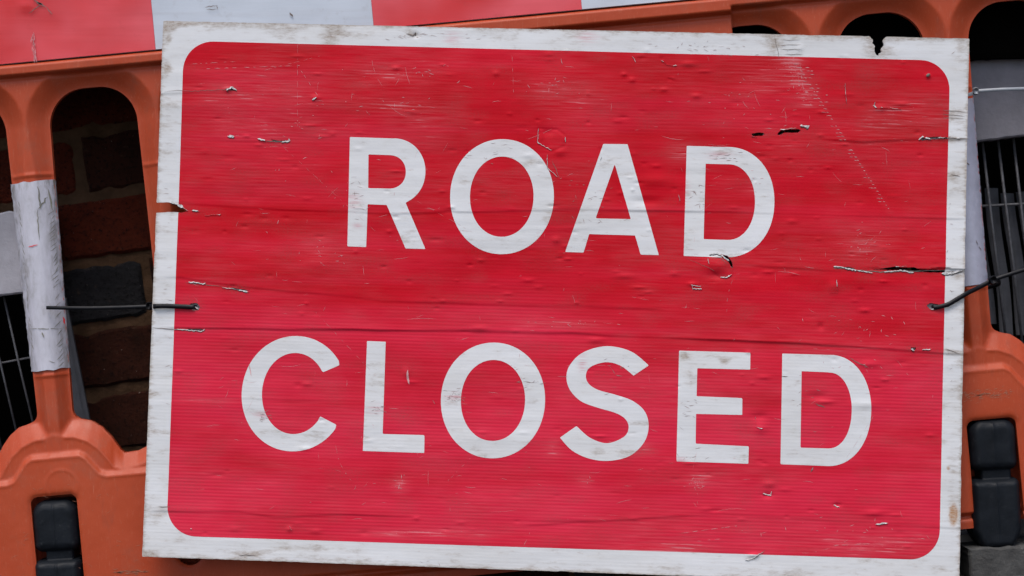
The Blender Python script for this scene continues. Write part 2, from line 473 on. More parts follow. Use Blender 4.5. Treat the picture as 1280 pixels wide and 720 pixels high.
kW = SC(YW) / 1000.0
brick_cache = {}
def in_window(px, py):
    if px < 78 and py > 262 : return True
    if px > 1150 and py > 60: return True
    return False
nb = 0
rowdef = {0: ('H', 0), }
for r in range(-7, 6):
    q0 = r * CH                      # bed joint centre above the course; row 0 = the course under picture y 408
    # joint offsets so the visible bricks fall as in the photograph
    start = {-3: -32 - (HD + JT) - 2 * (ST + HD + 2 * JT), -2: 0, -1: 0, 0: 0}.get(r, 0)
    pat = []
    if r == -1: x = -46 - 3 * (ST + HD + 2 * JT); seq = 'HS'; mats = True
    elif r == -2: x = -95 - 3 * (ST + HD + 2 * JT); seq = 'SH'
    elif r == -3: x = 9 - 3 * (ST + HD + 2 * JT); seq = 'SH'
    elif r % 2 == 0: x = -46 - 3 * (ST + HD + 2 * JT); seq = 'SH'
    else: x = -52 - 3 * (ST + HD + 2 * JT); seq = 'SH'
    i = 0
    while x < 1500:
        kind = seq[i % 2]; Lb = HD if kind == 'H' else ST
        cx = x + Lb / 2; cq = q0 + CH / 2
        px, py = wp(cx, cq); pe, _ = wp(x, cq); pr, pyr = wp(x + Lb, cq)
        i += 1; x0 = x; x += Lb + JT
        if pr < -160 or pe > 1440: continue
        # trim bricks at the window edges
        lo, hi = x0, x0 + Lb
        if py > 268 and pe < 74:
            lo = (74 - 125 - cq * sW) / cW
            if pyr < 268: lo = x0
        if py > 40 and pr > 1140: hi = min(hi, (1140 - 125 - cq * sW) / cW)
        if hi - lo < 18: continue
        w_ = (hi - lo) * kW; h_ = (CH - JT) * kW
        var = random.randint(0, 3)
        key = (round(w_, 3), var)
        if key not in brick_cache: brick_cache[key] = brick_mesh(w_, h_, hash(key) % 1000)
        me = brick_cache[key]
        if r == -1 and kind == 'H' and -60 < lo < 40: mt = M['brick_blue']
        elif r == -2 and lo < 60 < hi: mt = M['brick_red']
        elif r in (0, 1) and lo < 50: mt = M['brick_brown']
        elif r <= -3: mt = M['brick_brown'] if random.random() < .6 else M['brick_red']
        else: mt = random.choice([M['brick_red'], M['brick_brown'], M['brick_brown'], M['brick_blue']])
        mkey = (key, mt.name)
        if mkey not in brick_cache:
            m2 = me.copy(); m2.name = 'brick'; m2.materials.append(mt); brick_cache[mkey] = m2
        o = bpy.data.objects.new('brick', brick_cache[mkey]); col.objects.link(o)
        o.parent = wall
        c = Vector(wall_pt((lo + hi) / 2, cq, YW + random.uniform(-0.002, 0.002)))
        o.location = c - BASES[wall.name]
        o.rotation_euler = (0, -wall_tilt + random.uniform(-.004, .004), 0)
        nb += 1
# mortar bed behind the brick faces (with the two window openings left free)
def mortar_piece(px0, px1, py0, py1, name='mortar'):
    ni = int((px1 - px0) / 7) + 2; nj = int((py1 - py0) / 7) + 2
    A, B = np.meshgrid(np.linspace(px0, px1, ni), np.linspace(py0, py1, nj), indexing='ij')
    y = YW + 0.0035 + 0.0022 * vnoise(A / 9, B / 9, 3) + 0.001 * vnoise(A / 4, B / 4, 4)
    V = np.stack([FX(A, YW), y, FZ(B, YW)], -1).reshape(-1, 3)
    idx = np.arange(ni * nj).reshape(ni, nj)
    F = [list(t) for t in np.stack([idx[:-1, :-1], idx[1:, :-1], idx[1:, 1:], idx[:-1, 1:]], -1).reshape(-1, 4)]
    n0 = len(V); V = list(map(tuple, V))
    box(V, F, FX(px0, YW), FX(px1, YW), YW + 0.012, YW + 0.14, FZ(py1, YW), FZ(py0, YW))
    mesh_obj(name, V, F, M['mortar'], wall)
mortar_piece(-170, 1440, -170, 62)
mortar_piece(-170, 1140, 62, 268)
mortar_piece(74, 1140, 268, 800)
# dark room behind the windows
V = []; F = []
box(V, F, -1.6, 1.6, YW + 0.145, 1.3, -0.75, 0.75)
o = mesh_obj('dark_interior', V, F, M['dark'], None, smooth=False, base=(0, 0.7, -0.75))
F2 = o.data
# open the front of the room: remove front face
import bmesh
bm = bmesh.new(); bm.from_mesh(o.data); bm.faces.ensure_lookup_table()
bmesh.ops.delete(bm, geom=[bm.faces[0]], context='FACES_ONLY'); bm.to_mesh(o.data); bm.free()
tag(o, kind='structure')

# ---------------------------------------------------------------- tube / ribbon helpers
def tube(V, F, pts, r, seg=8):
    pts = [Vector(p) for p in pts]; i0 = len(V)
    for k, p in enumerate(pts):
        t = (pts[min(k + 1, len(pts) - 1)] - pts[max(k - 1, 0)]).normalized()
        u = t.cross(Vector((0, 1, 0)))
        if u.length < .01: u = t.cross(Vector((1, 0, 0)))
        u.normalize(); w = t.cross(u).normalized()
        for s in range(seg):
            a = 2 * math.pi * s / seg
            V.append(tuple(p + u * (r * math.cos(a)) + w * (r * math.sin(a))))
    for k in range(len(pts) - 1):
        for s in range(seg):
            F.append([i0 + k * seg + s, i0 + k * seg + (s + 1) % seg, i0 + (k + 1) * seg + (s + 1) % seg, i0 + (k + 1) * seg + s])
    F.append([i0 + s for s in range(seg)][::-1]); F.append([i0 + (len(pts) - 1) * seg + s for s in range(seg)])

def strap(V, F, pts, wid, thick, side=None):
    """flat strap swept along pts; its width lies across the path, in the face plane"""
    pts = [Vector(p) for p in pts]; i0 = len(V); n = len(pts)
    for k, p in enumerate(pts):
        t = (pts[min(k + 1, n - 1)] - pts[max(k - 1, 0)]).normalized()
        up = Vector((0, 0, 1)) if side is None else side
        u = (up - t * up.dot(t)).normalized(); w = t.cross(u).normalized()
        ww = wid[k] if isinstance(wid, (list, tuple)) else wid
        for (cu, cw) in ((-.5, -.35), (-.4, -.5), (.4, -.5), (.5, -.35), (.5, .5), (-.5, .5)):
            V.append(tuple(p + u * (ww * cu) + w * (thick * cw)))
    for k in range(n - 1):
        for s in range(6):
            F.append([i0 + k * 6 + s, i0 + k * 6 + (s + 1) % 6, i0 + (k + 1) * 6 + (s + 1) % 6, i0 + (k + 1) * 6 + s])
    F.append([i0 + s for s in range(6)][::-1]); F.append([i0 + (n - 1) * 6 + s for s in range(6)])

# ---------------------------------------------------------------- windows: boards, grilles, blind, jamb
def slab(name, quad, y0, y1, mat, parent, ragged=0.0):
    """quad of picture points at depth y0 -> board with thickness and softened edge"""
    n = 40; top = []; bot = []
    (ax, ay), (bx, by), (cx_, cy_), (dx, dy) = quad     # TL TR BR BL
    V = []; F = []
    for k in range(n + 1):
        t = k / n
        j1 = random.uniform(-1, 1) * ragged; j2 = random.uniform(-1, 1) * ragged * .4
        x, yy = ax + (bx - ax) * t, ay + (by - ay) * t + j1
        x2, y2 = dx + (cx_ - dx) * t, dy + (cy_ - dy) * t + j2
        for (X_, Y_, dd) in ((x, yy, y1), (x, yy, y0 + .002), (x + (x2 - x) * .02, yy + (y2 - yy) * .02, y0), (x2 - (x2 - x) * .02, y2 - (y2 - yy) * .02, y0), (x2, y2, y0 + .002), (x2, y2, y1)):
            V.append((FX(X_, y0), dd, FZ(Y_, y0)))
    for k in range(n):
        for s in range(6):
            F.append([k * 6 + s, k * 6 + (s + 1) % 6, (k + 1) * 6 + (s + 1) % 6, (k + 1) * 6 + s])
    F.append([0, 1, 2, 3, 4, 5]); F.append([n * 6 + s for s in range(6)][::-1])
    return mesh_obj(name, V, F, mat, parent, smooth=False)

YF = 0.125
slab('added_shade_slab', [(-200, -205), (1500, -265), (1500, 66), (-200, 112)], 0.108, YW + .14, M['dark'], wall, .6)  # added dark slab, blackens the top of the brickwork where shade falls
slab('added_shade_cap', [(-200, -215), (1500, -275), (1500, -262), (-200, -203)], 0.0, YW + .14, M['concrete'], wall, .6)  # added unseen cap, keeps light out of the gap behind the barrier
w1 = empty('window_head_board', P(-20, 370, YF)); tag(w1, 'dusty white board seen through the left edge of the barrier above the wire grille', 'board')
slab('board_face', [(-150, 281), (58, 259), (62, 362), (-150, 389)], YF, YF + .03, M['whiteboard'], w1, 1.2)
w2 = empty('window_head_board', P(1300, 178, YF)); tag(w2, 'grey white painted board beside the upper right corner of the sign', 'board')
slab('board_face', [(1145, 84), (1440, 48), (1440, 150), (1150, 186)], YF, YF + .03, M['whiteboard_dull'], w2, 1.6)

def grille(base, wires, bars, y, label, r=0.0017):
    g = empty('wire_grille', base); tag(g, label, 'grille', 'wire grilles in front of the dark windows')
    for (p, q) in wires:
        V = []; F = []
        mid = ((p[0] + q[0]) / 2 + random.uniform(-1, 1), (p[1] + q[1]) / 2)
        tube(V, F, [P(*p, y), P(*mid, y), P(*q, y)], r, 8)
        mesh_obj('wire', V, F, M['wire'], g)
    for (p, q) in bars:
        V = []; F = []
        tube(V, F, [P(*p, y + .0033), P(*q, y + .0033)], r, 8)
        mesh_obj('cross_wire', V, F, M['wire'], g)
    return g
YG = 0.15
lw = []
for k in range(-6, 4):
    x = 3 + 23.5 * k
    lw.append(((x - 3, 350), (x + 47 , 565)))
grille(P(0, 560, YG), lw, [((-150, 482), (70, 441)), ((-150, 590), (96, 548))], YG, 'grey wire grille over the dark opening at the left edge below the white board', .0014)
rw = []
for k in range(-3, 11):
    x = 1228 + 19.5 * k
    rw.append(((x - 2, 160), (x + 34, 460)))
grille(P(1300, 470, YG), rw, [((1150, 262), (1440, 246)), ((1160, 440), (1440, 420))], YG, 'grey wire grille over the dark window right of the sign', .0019)
bl = empty('window_blind', P(1300, 430, 0.2)); tag(bl, 'dull grey vertical slat blind hanging behind the right hand wire grille', 'blind')
for k in range(14):
    x = 1180 + 20 * k + random.uniform(-2, 2)
    V = []; F = []; top = 235 + random.uniform(-6, 12); bot = 412 + random.uniform(-8, 8); t = random.uniform(.2, .9)
    n = 12
    for j in range(n + 1):
        s = j / n; yy = top + (bot - top) * s; xx = x + 20 * s + 1.5 * math.sin(s * 7 + k)
        for (dx, dy) in ((-8.5, 0.006 * t), (-3, -.002), (3, .001), (8.5, 0.012 * t)):
            V.append((FX(xx + dx, .2), .2 + dy, FZ(yy, .2)))
    for j in range(n):
        for m_ in range(3):
            i = j * 4 + m_; F.append([i, i + 1, i + 5, i + 4])
    n0 = len(V)
    V += [(v[0], v[1] + .0012, v[2]) for v in V]
    F += [[i + n0 for i in f][::-1] for f in F[:]]
    mesh_obj('slat', V, F, M['slat'], bl)
jm = empty('leaning_channel', P(104, 560, .14)); tag(jm, 'thin grey metal strip leaning against the brick edge beside the left barrier post', 'metal strip')
slab('channel_web', [(68, 372), (80, 372), (117, 560), (99, 560)], .145, .15, M['slat'], jm)
slab('channel_lip', [(78, 372), (82, 372), (119, 560), (114, 560)], .138, .1445, M['slat'], jm)

# ---------------------------------------------------------------- orange barrier
def interp_sym(r, xs, ys): return np.interp(r, xs, ys)
def smooth01(t): t = np.clip(t, 0, 1); return t * t * (3 - 2 * t)
def lin01(t, e=.05):
    """linear ramp with softened ends"""
    t = np.clip(t, 0, 1); return t * (1 - e) + e * smooth01(t)
PITCH = 166.0
def S_curves(a):
    r = np.abs((a - 22 + PITCH / 2) % PITCH - PITCH / 2)
    S0 = interp_sym(r, [0, 30, 46, 58, 68, 75, 80, 84], [449, 449, 453, 462, 474, 486, 494, 497])
    S1 = interp_sym(r, [0, 14, 26, 42, 55, 65, 72, 84], [466, 470, 471, 478, 489, 503, 514, 516])
    S2 = interp_sym(r, [0, 30, 38, 46, 54, 62, 84], [491, 491, 496, 507, 517, 520, 520])
    # only every seventh post stands on a dome; the others run into a plain waist
    k = np.round((a - 22) / PITCH); plain = (k % 7) != 0
    S0 = np.where(plain, interp_sym(r, [0, 24, 32, 40, 50, 65, 84], [440, 455, 472, 483, 490, 496, 497]), S0)
    S1 = np.where(plain, interp_sym(r, [0, 24, 32, 40, 50, 65, 84], [480, 490, 498, 505, 510, 514, 516]), S1)
    S2 = np.where(plain, 520.0, S2)
    return S0, S1, S2
def rbox(a, b, a0, a1, b0, b1, r):
    cx, cy = (a0 + a1) / 2, (b0 + b1) / 2; hx, hy = (a1 - a0) / 2 - r, (b1 - b0) / 2 - r
    dx = np.abs(a - cx) - hx; dy = np.abs(b - cy) - hy
    return np.sqrt(np.maximum(dx, 0) ** 2 + np.maximum(dy, 0) ** 2) + np.minimum(np.maximum(dx, dy), 0) - r
def smax(x, y, k):
    h = np.maximum(k - np.abs(x - y), 0) / k
    return np.maximum(x, y) + h * h * k * .25
SLOTS = [(-14, 44, 541), (1161, 1223, 556), (652, 710, 549), (984, 1042, 553)]
BOT = 690.0
def barrier_fields(a, b):
    ks = np.round((a - 106) / PITCH)
    ac = 106 + ks * PITCH
    hw = 55 + 6.0 * np.clip((b - 70) / 380, 0, 1)
    d = rbox(a - ac, b, -hw, hw, 35, 1400, 46)          # negative inside opening
    # solid middle section of the top: openings k=2..4 are closed, k=5 partly
    solid_mid = (a > 455) & (a < 917)
    f_up = d.copy()
    S0, S1, S2 = S_curves(a)
    sl = np.where((S0 > 452) & (S0 < 496), 0.72, 1.0)
    f_low = (b - S0) * sl
    f = smax(f_up, f_low, 14)
    closed = (a > 640) & (a < 917) & (b < 120)
    f = np.where(closed, np.maximum(f, 6), f)
    cw = np.interp(b, [50, 75, 135, 450], [28, 27, 20.5, 15.5]); t_up = lin01(f_up / cw); t_low = lin01((b - S0) / (S1 - S0 + 1e-6))
    rec_up = 5 + 17 * (1 - t_up)
    rec_low = 5 + 15 * (1 - t_low)
    rec = np.minimum(rec_up, rec_low) if True else rec_up
    # soften the crotch between post and shoulder
    k = 4.0; hmix = np.maximum(k - np.abs(rec_up - rec_low), 0) / k
    rec = np.minimum(rec_up, rec_low) - hmix * hmix * k * .25
    rec = rec * (1 - lin01((b - S2 + 4) / 7)) 
    dome_rim = ((np.round((a - 22) / PITCH) % 7) == 0) & (np.abs((a - 22 + PITCH / 2) % PITCH - PITCH / 2) > 12) & (f_low > 2)
    rec = rec - np.where(dome_rim, .9 * np.exp(-((b - S1) / 2.2) ** 2), 0) - .7 * np.exp(-((b - S2 - 3.5) / 2.0) ** 2) * (b > 470)
    rec = np.where(closed, 7.0, rec)
    # round bosses, embossed ring
    for (ca, cb, r0) in [(57 - 30, 505 + 25, 20)]:
        rr = np.hypot(a - ca, (b - cb)); rec = rec - 0.5 * np.exp(-((rr - r0) / 1.6) ** 2)
    # ledge along the top
    lb = np.where(a < 917, np.interp(a, [0, 300, 500, 917], [14, 15, 19, 19]), 13.0)
    prof = lin01((b + 1) / 3) * (1 - lin01((b - lb + 1.5) / 2.5))
    rec = rec * (1 - prof) + (-3.0) * prof
    groove = np.exp(-((b - lb - 3) / 2.2) ** 2); rec = rec + 2.2 * groove
    rec = np.where(b < -1, 12.0, rec)
    # slots for the feet
    for (a0, a1, b0) in SLOTS:
        ds = rbox(a, b, a0, a1, b0, 1000, 9)
        f = np.minimum(f, ds)
        rec = rec + 3.0 * np.exp(-np.clip(ds, 0, 99) / 2.5) * (ds > -3)
    # round drain recess under the sign
    dh = np.hypot((a - 179), (b - 627)) - 17
    f = np.minimum(f, dh); rec = rec + 3 * np.exp(-np.clip(dh, 0, 99) / 2)
    # bottom rails
    rec = rec + 7 * lin01((b - 670) / 4) - 5 * lin01((b - 677) / 3)
    fb = BOT - b; f = np.minimum(f, fb)
    f = np.minimum(f, np.minimum(a + 128, 1412 - a)); f = np.minimum(f, b + 178)
    # sleeve emboss lines on the posts
    post = (f_up > 0) & (b < 440) & (b > 90)
    for bb in (139, 391):
        rec = rec - np.where(post, 1.6 * np.exp(-((b - bb) / 2.0) ** 2) * np.clip(f_up / 4, 0, 1), 0)
    return f, rec

def barrier_grid(step, a0, a1, b0, b1):
    A = np.concatenate([np.arange(a0, -60, 6.0), np.arange(-60, 220, step), np.arange(220, 880, 6.0), np.arange(880, 1300, step), np.arange(1300, a1 + 6, 6.0)]); B = np.arange(b0, b1 + step, step)
    AA, BB = np.meshgrid(A, B, indexing='ij')
    return AA.ravel(), BB.ravel(), len(A), len(B)

bar = empty('pedestrian_barrier', ABf(640, 760, YB + .02))
tag(bar, 'scuffed orange plastic pedestrian barrier standing behind the road sign', 'barrier')
a, b, ni, nj = barrier_grid(1.9, -135, 1420, -185, 700)
f, rec = barrier_fields(a, b)
data = np.stack([a, b, rec], -1)
dat, faces, ed = clip_grid(f, data, ni, nj)
px, py = ab2p(dat[:, 0], dat[:, 1])
V = np.stack([FX(px, YB), YB + dat[:, 2] / 1000, FZ(py, YB)], -1)
V, faces = add_walls(V, faces, ed, 0.004, rel=True)
mesh_obj('body', V, faces, M['orange'], bar)
# rear skin of the hollow moulding
a, b, ni, nj = barrier_grid(3.5, -135, 1420, -185, 700)
f, rec = barrier_fields(a, b)
dat, faces, ed = clip_grid(f, np.stack([a, b, 48 - rec], -1), ni, nj)
px, py = ab2p(dat[:, 0], dat[:, 1])
V = np.stack([FX(px, YB), YB + dat[:, 2] / 1000, FZ(py, YB)], -1)
mesh_obj('rear_skin', V, faces, M['orange'], bar)

# scrapes on the moulding's face
V = []; F = []
def scrape(p, q, w):
    i0 = len(V); n = 4
    for k in range(n + 1):
        t = k / n; x = p[0] + (q[0] - p[0]) * t + random.uniform(-.3, .3); y = p[1] + (q[1] - p[1]) * t + random.uniform(-.3, .3)
        ww = w * (1 - abs(2 * t - 1) ** 2 * .8) / 2
        for sg in (-1, 1): V.append((FX(x, YB), YB - .0004, FZ(y + ww * sg, YB)))
    for k in range(n): F.append([i0 + 2 * k, i0 + 2 * k + 1, i0 + 2 * k + 3, i0 + 2 * k + 2])
for _ in range(90):
    x = random.uniform(1200, 1262); y = 496 - (x - 1200) * .08 + random.gauss(0, 3.2); L = random.uniform(1, 6); scrape((x, y), (x + L, y - L * .3 + random.uniform(-1, 1)), random.uniform(.3, .9))
for _ in range(40):
    x = random.uniform(140, 180); y = 716 - (x - 140) * .05 + random.gauss(0, 1.2); L = random.uniform(2, 9); scrape((x, y), (x + L, y - L * .1), random.uniform(.3, .7))
for _ in range(60):
    x = random.uniform(-20, 178); y = random.uniform(605, 715); L = random.uniform(1, 9); an = random.uniform(-3, 3); scrape((x, y), (x + L * math.cos(an), y + L * math.sin(an)), random.uniform(.2, .5))
M['scrape'] = simple('pale_scraped_plastic', (0.42, 0.17, 0.10), 0.7, 200, 0.4, 0.0)
o = mesh_obj('scrape', V, F, M['scrape'], bar); o['kind'] = 'stuff'

# reflective board along the top
tb = None
def band(name, a0, a1, b0, b1, y, mat, parent, thick=.004, dents=()):
    n = max(2, int((a1 - a0) / 6)); m_ = int((b1 - b0) / 6)
    A, B = np.meshgrid(np.linspace(a0, a1, n + 1), np.linspace(b0, b1, m_ + 1), indexing='ij')
    yy = y - 0.0008 * vnoise(A / 60, B / 40, 21) - .0002 * vnoise(A / 15, B / 9, 22)
    for (da, db, r1, r2, am) in dents: yy = yy - am * np.exp(-((A - da) / r1) ** 2 - ((B - db) / r2) ** 2)
    px, py = ab2p(A, B)
    V = np.stack([FX(px, YB), yy, FZ(py, YB)], -1).reshape(-1, 3)
    idx = np.arange((n + 1) * (m_ + 1)).reshape(n + 1, m_ + 1)
    F = [list(t) for t in np.stack([idx[:-1, :-1], idx[1:, :-1], idx[1:, 1:], idx[:-1, 1:]], -1).reshape(-1, 4)]
    rim = list(idx[:, 0]) + list(idx[-1, 1:]) + list(idx[::-1, -1][1:]) + list(idx[0, ::-1][1:-1])
    ed = [(int(rim[i]), int(rim[(i + 1) % len(rim)])) for i in range(len(rim))]
    V, F = add_walls(V, F, ed, y + thick)
    return mesh_obj(name, V, F, mat, parent)
tb = band('reflective_board', -100, 1390, -150, -2, YB + .0030, M['whiteboard'], bar, .006)
segs = [(-98, 195.5, 'band_red', 'red'), (195.5, 469.5, 'band_white', 'white'), (469.5, 731, 'band_red', 'red'), (731, 1000, 'band_white', 'white'), (1000, 1262, 'band_red', 'red'), (1262, 1388, 'band_white', 'white')]
for a0, a1, mk, cn in segs:
    s = band('reflective_film', a0 + .15, a1 - .15, -148, -2.5, YB + .0012, M[mk], tb, .0015, dents=((40, -72, 5, 5, .004),))
    s['label'] = cn + ' reflective film'
# white sleeves wrapped round the posts
def sleeve(k, b0, b1, mat, tilt=0):
    cx = 22.5 + PITCH * k
    nb_ = 60; V = []; F = []; gr = []
    for j in range(nb_ + 1):
        bb = b0 + (b1 - b0) * j / nb_
        hw = 28 - 6.0 * min(max((bb - 70) / 380, 0), 1) + .8
        crest = hw - np.interp(bb, [50, 75, 135, 450], [28, 27, 20.5, 15.5])
        prof = [(-3, 44), (-crest, 42.5), (-hw, 26), (-hw - .3, 24), (-hw, 21.6), (-(hw + crest) / 2, 13), (-crest - .5, 4.6), (0, 4.0), (crest + .5, 4.6), ((hw + crest) / 2, 13), (hw, 21.6), (hw + .3, 24), (hw, 26), (crest, 42.5), (3, 44)]
        for s_, yy in prof:
            jj = (random.uniform(-1.2, 1.2) if j in (0, nb_) else random.uniform(-.25, .25))
            sj = s_ + (random.uniform(-.1, .9) * (1 if s_ > 0 else -1) if abs(abs(s_) - hw) < .5 else 0)
            V.append(ABf(cx + sj, bb + jj, YB + yy / 1000 - .0012)); gr.append(min(1, max(0, abs(s_) / hw * 1.6 - .7)) + (.5 if j < 3 else 0))
    w = 15
    for j in range(nb_):
        for s_ in range(w - 1):
            i = j * w + s_; F.append([i, i + 1, i + w + 1, i + w])
    o = mesh_obj('reflective_sleeve', V, F, mat, bar, attrs={'grime': gr})
    return o
for k in (0, 3, 5, 7):
    s = sleeve(k, 147 + k * .9, 384 + k * .5, M['sleeve'] if k < 7 else M['sleeve_clean'])
    if k < 7: s['label'] = 'grimy white reflective sleeve'

# dirt and splits on the sleeves
def sleeve_marks(k, items, mat, name):
    V = []; F = []; cx = 22.5 + PITCH * k
    for pts, w in items:
        i0 = len(V); n = len(pts)
        for q, (px_, py_) in enumerate(pts):
            x1, y1 = pts[max(q - 1, 0)]; x2, y2 = pts[min(q + 1, n - 1)]; L = math.hypot(x2 - x1, y2 - y1) + 1e-9
            nx, ny = -(y2 - y1) / L, (x2 - x1) / L; ww = w * (1 - abs(2 * q / (n - 1) - 1) ** 2 * .8) / 2
            for sg in (-1, 1):
                X_, Y_ = px_ + nx * ww * sg, py_ + ny * ww * sg
                a_ = X_ * CA - (Y_ - 82.5) * SA; b_ = X_ * SA + (Y_ - 82.5) * CA
                hw = 28 - 6.0 * min(max((b_ - 70) / 380, 0), 1) + .8; crest = hw - float(np.interp(b_, [50, 75, 135, 450], [28, 27, 20.5, 15.5]))
                yy = float(np.interp(abs(a_ - cx), [0, crest + .5, (hw + crest) / 2, hw], [4.0, 4.6, 13, 21.6])) / 1000 - .0020
                V.append((FX(X_, YB), YB + yy, FZ(Y_, YB)))
        for q in range(n - 1): F.append([i0 + 2 * q, i0 + 2 * q + 1, i0 + 2 * q + 3, i0 + 2 * q + 2])
    o = mesh_obj(name, V, F, mat, bar); o['kind'] = 'stuff'
its = []
def wg(p, q, n, amp): return [(p[0] + (q[0] - p[0]) * t / n + random.uniform(-amp, amp), p[1] + (q[1] - p[1]) * t / n + random.uniform(-amp, amp)) for t in range(n + 1)]
for k_ in range(34):            # feathered splits along the right edge of the left sleeve
    t = k_ / 33; yy = 262 + t * 190; xr = 63 + (yy - 228) * .069
    if 350 < yy < 420 and k_ % 2: continue
    its.append((wg((xr - 1, yy), (xr - random.uniform(4, 9), yy + random.uniform(5, 10)), 3, .4), random.uniform(.5, 1.0)))
for k_ in range(22):
    t = k_ / 21; yy = 250 + t * 180; xl = 16 + (yy - 228) * .094
    its.append((wg((xl + 1, yy), (xl + random.uniform(1, 5), yy + random.uniform(4, 9)), 3, .4), random.uniform(.4, .9)))
its += [(wg((31, 411), (75, 411), 8, .5), .9), (wg((46, 232), (50, 262), 6, 1.2), 1.6), (wg((48, 262), (56, 245), 5, 1.0), 1.8), (wg((57, 236), (62, 262), 5, .8), 2.0), (wg((51, 415), (54, 422), 4, .8), 1.8), (wg((60, 451), (68, 454), 4, .3), .7), (wg((46, 262), (48, 300), 8, .8), 1.2)]
sleeve_marks(0, its, M['grime_soft'], 'grime_line')
sleeve_marks(0, [(wg((34, 309), (47, 306), 5, .6), 1.3), (wg((75, 396), (77, 406), 3, .5), 2.2)], M['band_red'], 'red_scratch')
sleeve_marks(7, [(wg((1208, 202), (1213, 206), 3, .5), 1.5), (wg((1226, 308), (1230, 313), 4, .6), 1.0), (wg((1222, 300), (1224, 306), 3, .4), 1.1)], M['grime'], 'grime_line')

# rubber feet in the slots
def foot(px_, py_, ang, w, upper_h, lower_h, taper, yb):
    """px_,py_: top centre; builds two rounded lobes joined by a neck"""
    step = 1.3
    c, s = math.cos(ang), math.sin(ang)
    U = np.arange(-w / 2 - 4, w / 2 + 4 + step, step); T = np.arange(-4, upper_h + lower_h + 20, step)
    UU, TT = np.meshgrid(U, T, indexing='ij'); u, t = UU.ravel(), TT.ravel()
    f1 = -rbox(u, t, -w / 2, w / 2, 0, upper_h, 10); f1 = np.minimum(f1, -rbox(u, t, -w / 2, w / 2, 0, upper_h + 60, 17))
    ww = w / 2 + 1.5
    f2 = -rbox(u, t, -ww, ww, upper_h + 10, upper_h + 10 + lower_h, 8)
    if taper:
        tt = np.clip((t - (upper_h + 10 + lower_h - 26)) / 26, 0, 1)
        f2 = np.minimum(f2, ww - 14 * tt ** 1.6 - np.abs(u))
    f3 = -rbox(u, t, -w / 2 + 13, w / 2 - 8, upper_h - 8, upper_h + 16, 2)
    f = np.maximum(np.maximum(f1, f2), f3)
    def rnd(x, R): x = np.clip(x / R, 0, 1); return np.sqrt(1 - (1 - x) ** 2)
    H = np.maximum(np.maximum(15 * rnd(f1, 12), 17 * rnd(f2, 10)), 6 * rnd(f3, 3))
    H = H + 1.3 * np.exp(-((u + .5) / 1.0) ** 2) * (f > 5) * (np.maximum(f1, f2) > 3)
    H = H - 0.6 * np.exp(-((np.abs(u + .5) - 10) / 6) ** 2) * (np.maximum(f1, f2) > 6) + .5 * vnoise(u / 14, t / 14, 5)
    d, F, ed = clip_grid(f, np.stack([u, t, H], -1), len(U), len(T))
    px = px_ + d[:, 0] * c + d[:, 1] * s; py = py_ - d[:, 0] * s + d[:, 1] * c
    V = np.stack([FX(px, yb), yb - d[:, 2] / 1000, FZ(py, yb)], -1)
    V, F = add_walls(V, F, ed, yb + .03)
    return mesh_obj('rubber_foot', V, F, M['rubber'], bar)
foot(69.0, 624.5, math.radians(3.5), 56, 64, 90, False, YB + .012)
foot(1238.0, 523.5, math.radians(2.8), 59, 64, 88, True, YB + .012)
for (a0, a1, b0) in SLOTS[2:]:
    qx, qy = ab2p((a0 + a1) / 2, b0 + 4)
    foot(qx, qy, ROLL, 56, 64, 88, True, YB + .012)
# dark back of the slots
for (a0, a1, b0) in SLOTS:
    V = []; F = []
    q = [ABf(a0 - 3, b0 - 3, YB + .045), ABf(a1 + 3, b0 - 3, YB + .045), ABf(a1 + 3, BOT - 2, YB + .045), ABf(a0 - 3, BOT - 2, YB + .045)]
    V = q + [(x, y + .01, z) for x, y, z in q]
    F = [[0, 1, 2, 3], [7, 6, 5, 4], [0, 4, 5, 1], [1, 5, 6, 2], [2, 6, 7, 3], [3, 7, 4, 0]]
    mesh_obj('slot_back', V, F, M['orange'], bar, smooth=False)

# ballast block and batten at the lower right
def bev_block(name, corners, y0, y1, mat, parent, bev=2.2, jit=.5):
    """corners px quad TL TR BR BL at depth y0; bevelled front, subdivided edges with chips"""
    n = 22; loop = []
    for i in range(4):
        p, q = corners[i], corners[(i + 1) % 4]
        for k in range(n): t = k / n; loop.append((p[0] + (q[0] - p[0]) * t, p[1] + (q[1] - p[1]) * t))
    cx = sum(p[0] for p in corners) / 4; cy = sum(p[1] for p in corners) / 4
    m_ = len(loop); V = []; F = []
    J = [(random.uniform(-jit, jit), random.uniform(-jit, jit)) for _ in loop]
    def ins(p, d):
        dx, dy = cx - p[0], cy - p[1]; L = math.hypot(dx, dy); return p[0] + dx / L * d, p[1] + dy / L * d
    for dd, ins_ in ((y1, 0), (y0 + .003, 0), (y0 + .0008, bev * .5), (y0, bev)):
        for p, j in zip(loop, J):
            x, y = ins(p, ins_); V.append((FX(x + j[0], y0), dd, FZ(y + j[1], y0)))
    for l in range(3):
        for k in range(m_): F.append([l * m_ + k, l * m_ + (k + 1) % m_, (l + 1) * m_ + (k + 1) % m_, (l + 1) * m_ + k])
    F.append([3 * m_ + k for k in range(m_)]); F.append([k for k in range(m_)][::-1])
    return mesh_obj(name, V, F, mat, parent, smooth=False)
blk = empty('ballast_block', P(1290, 770, .03)); tag(blk, 'dark grey concrete block under the right rubber foot of the barrier', 'block')
bev_block('block_body', [(1211, 686), (1400, 678), (1410, 760), (1216, 772)], .02, .16, M['concrete'], blk, 4, 1.0)
bt = empty('timber_batten', P(1200, 700, .13)); tag(bt, 'short pale batten lying in the shade just left of the concrete block', 'batten')
bev_block('batten_body', [(1120, 676), (1222, 667), (1223, 677), (1121, 687)], .085, .12, M['batten'], bt, 1.2)

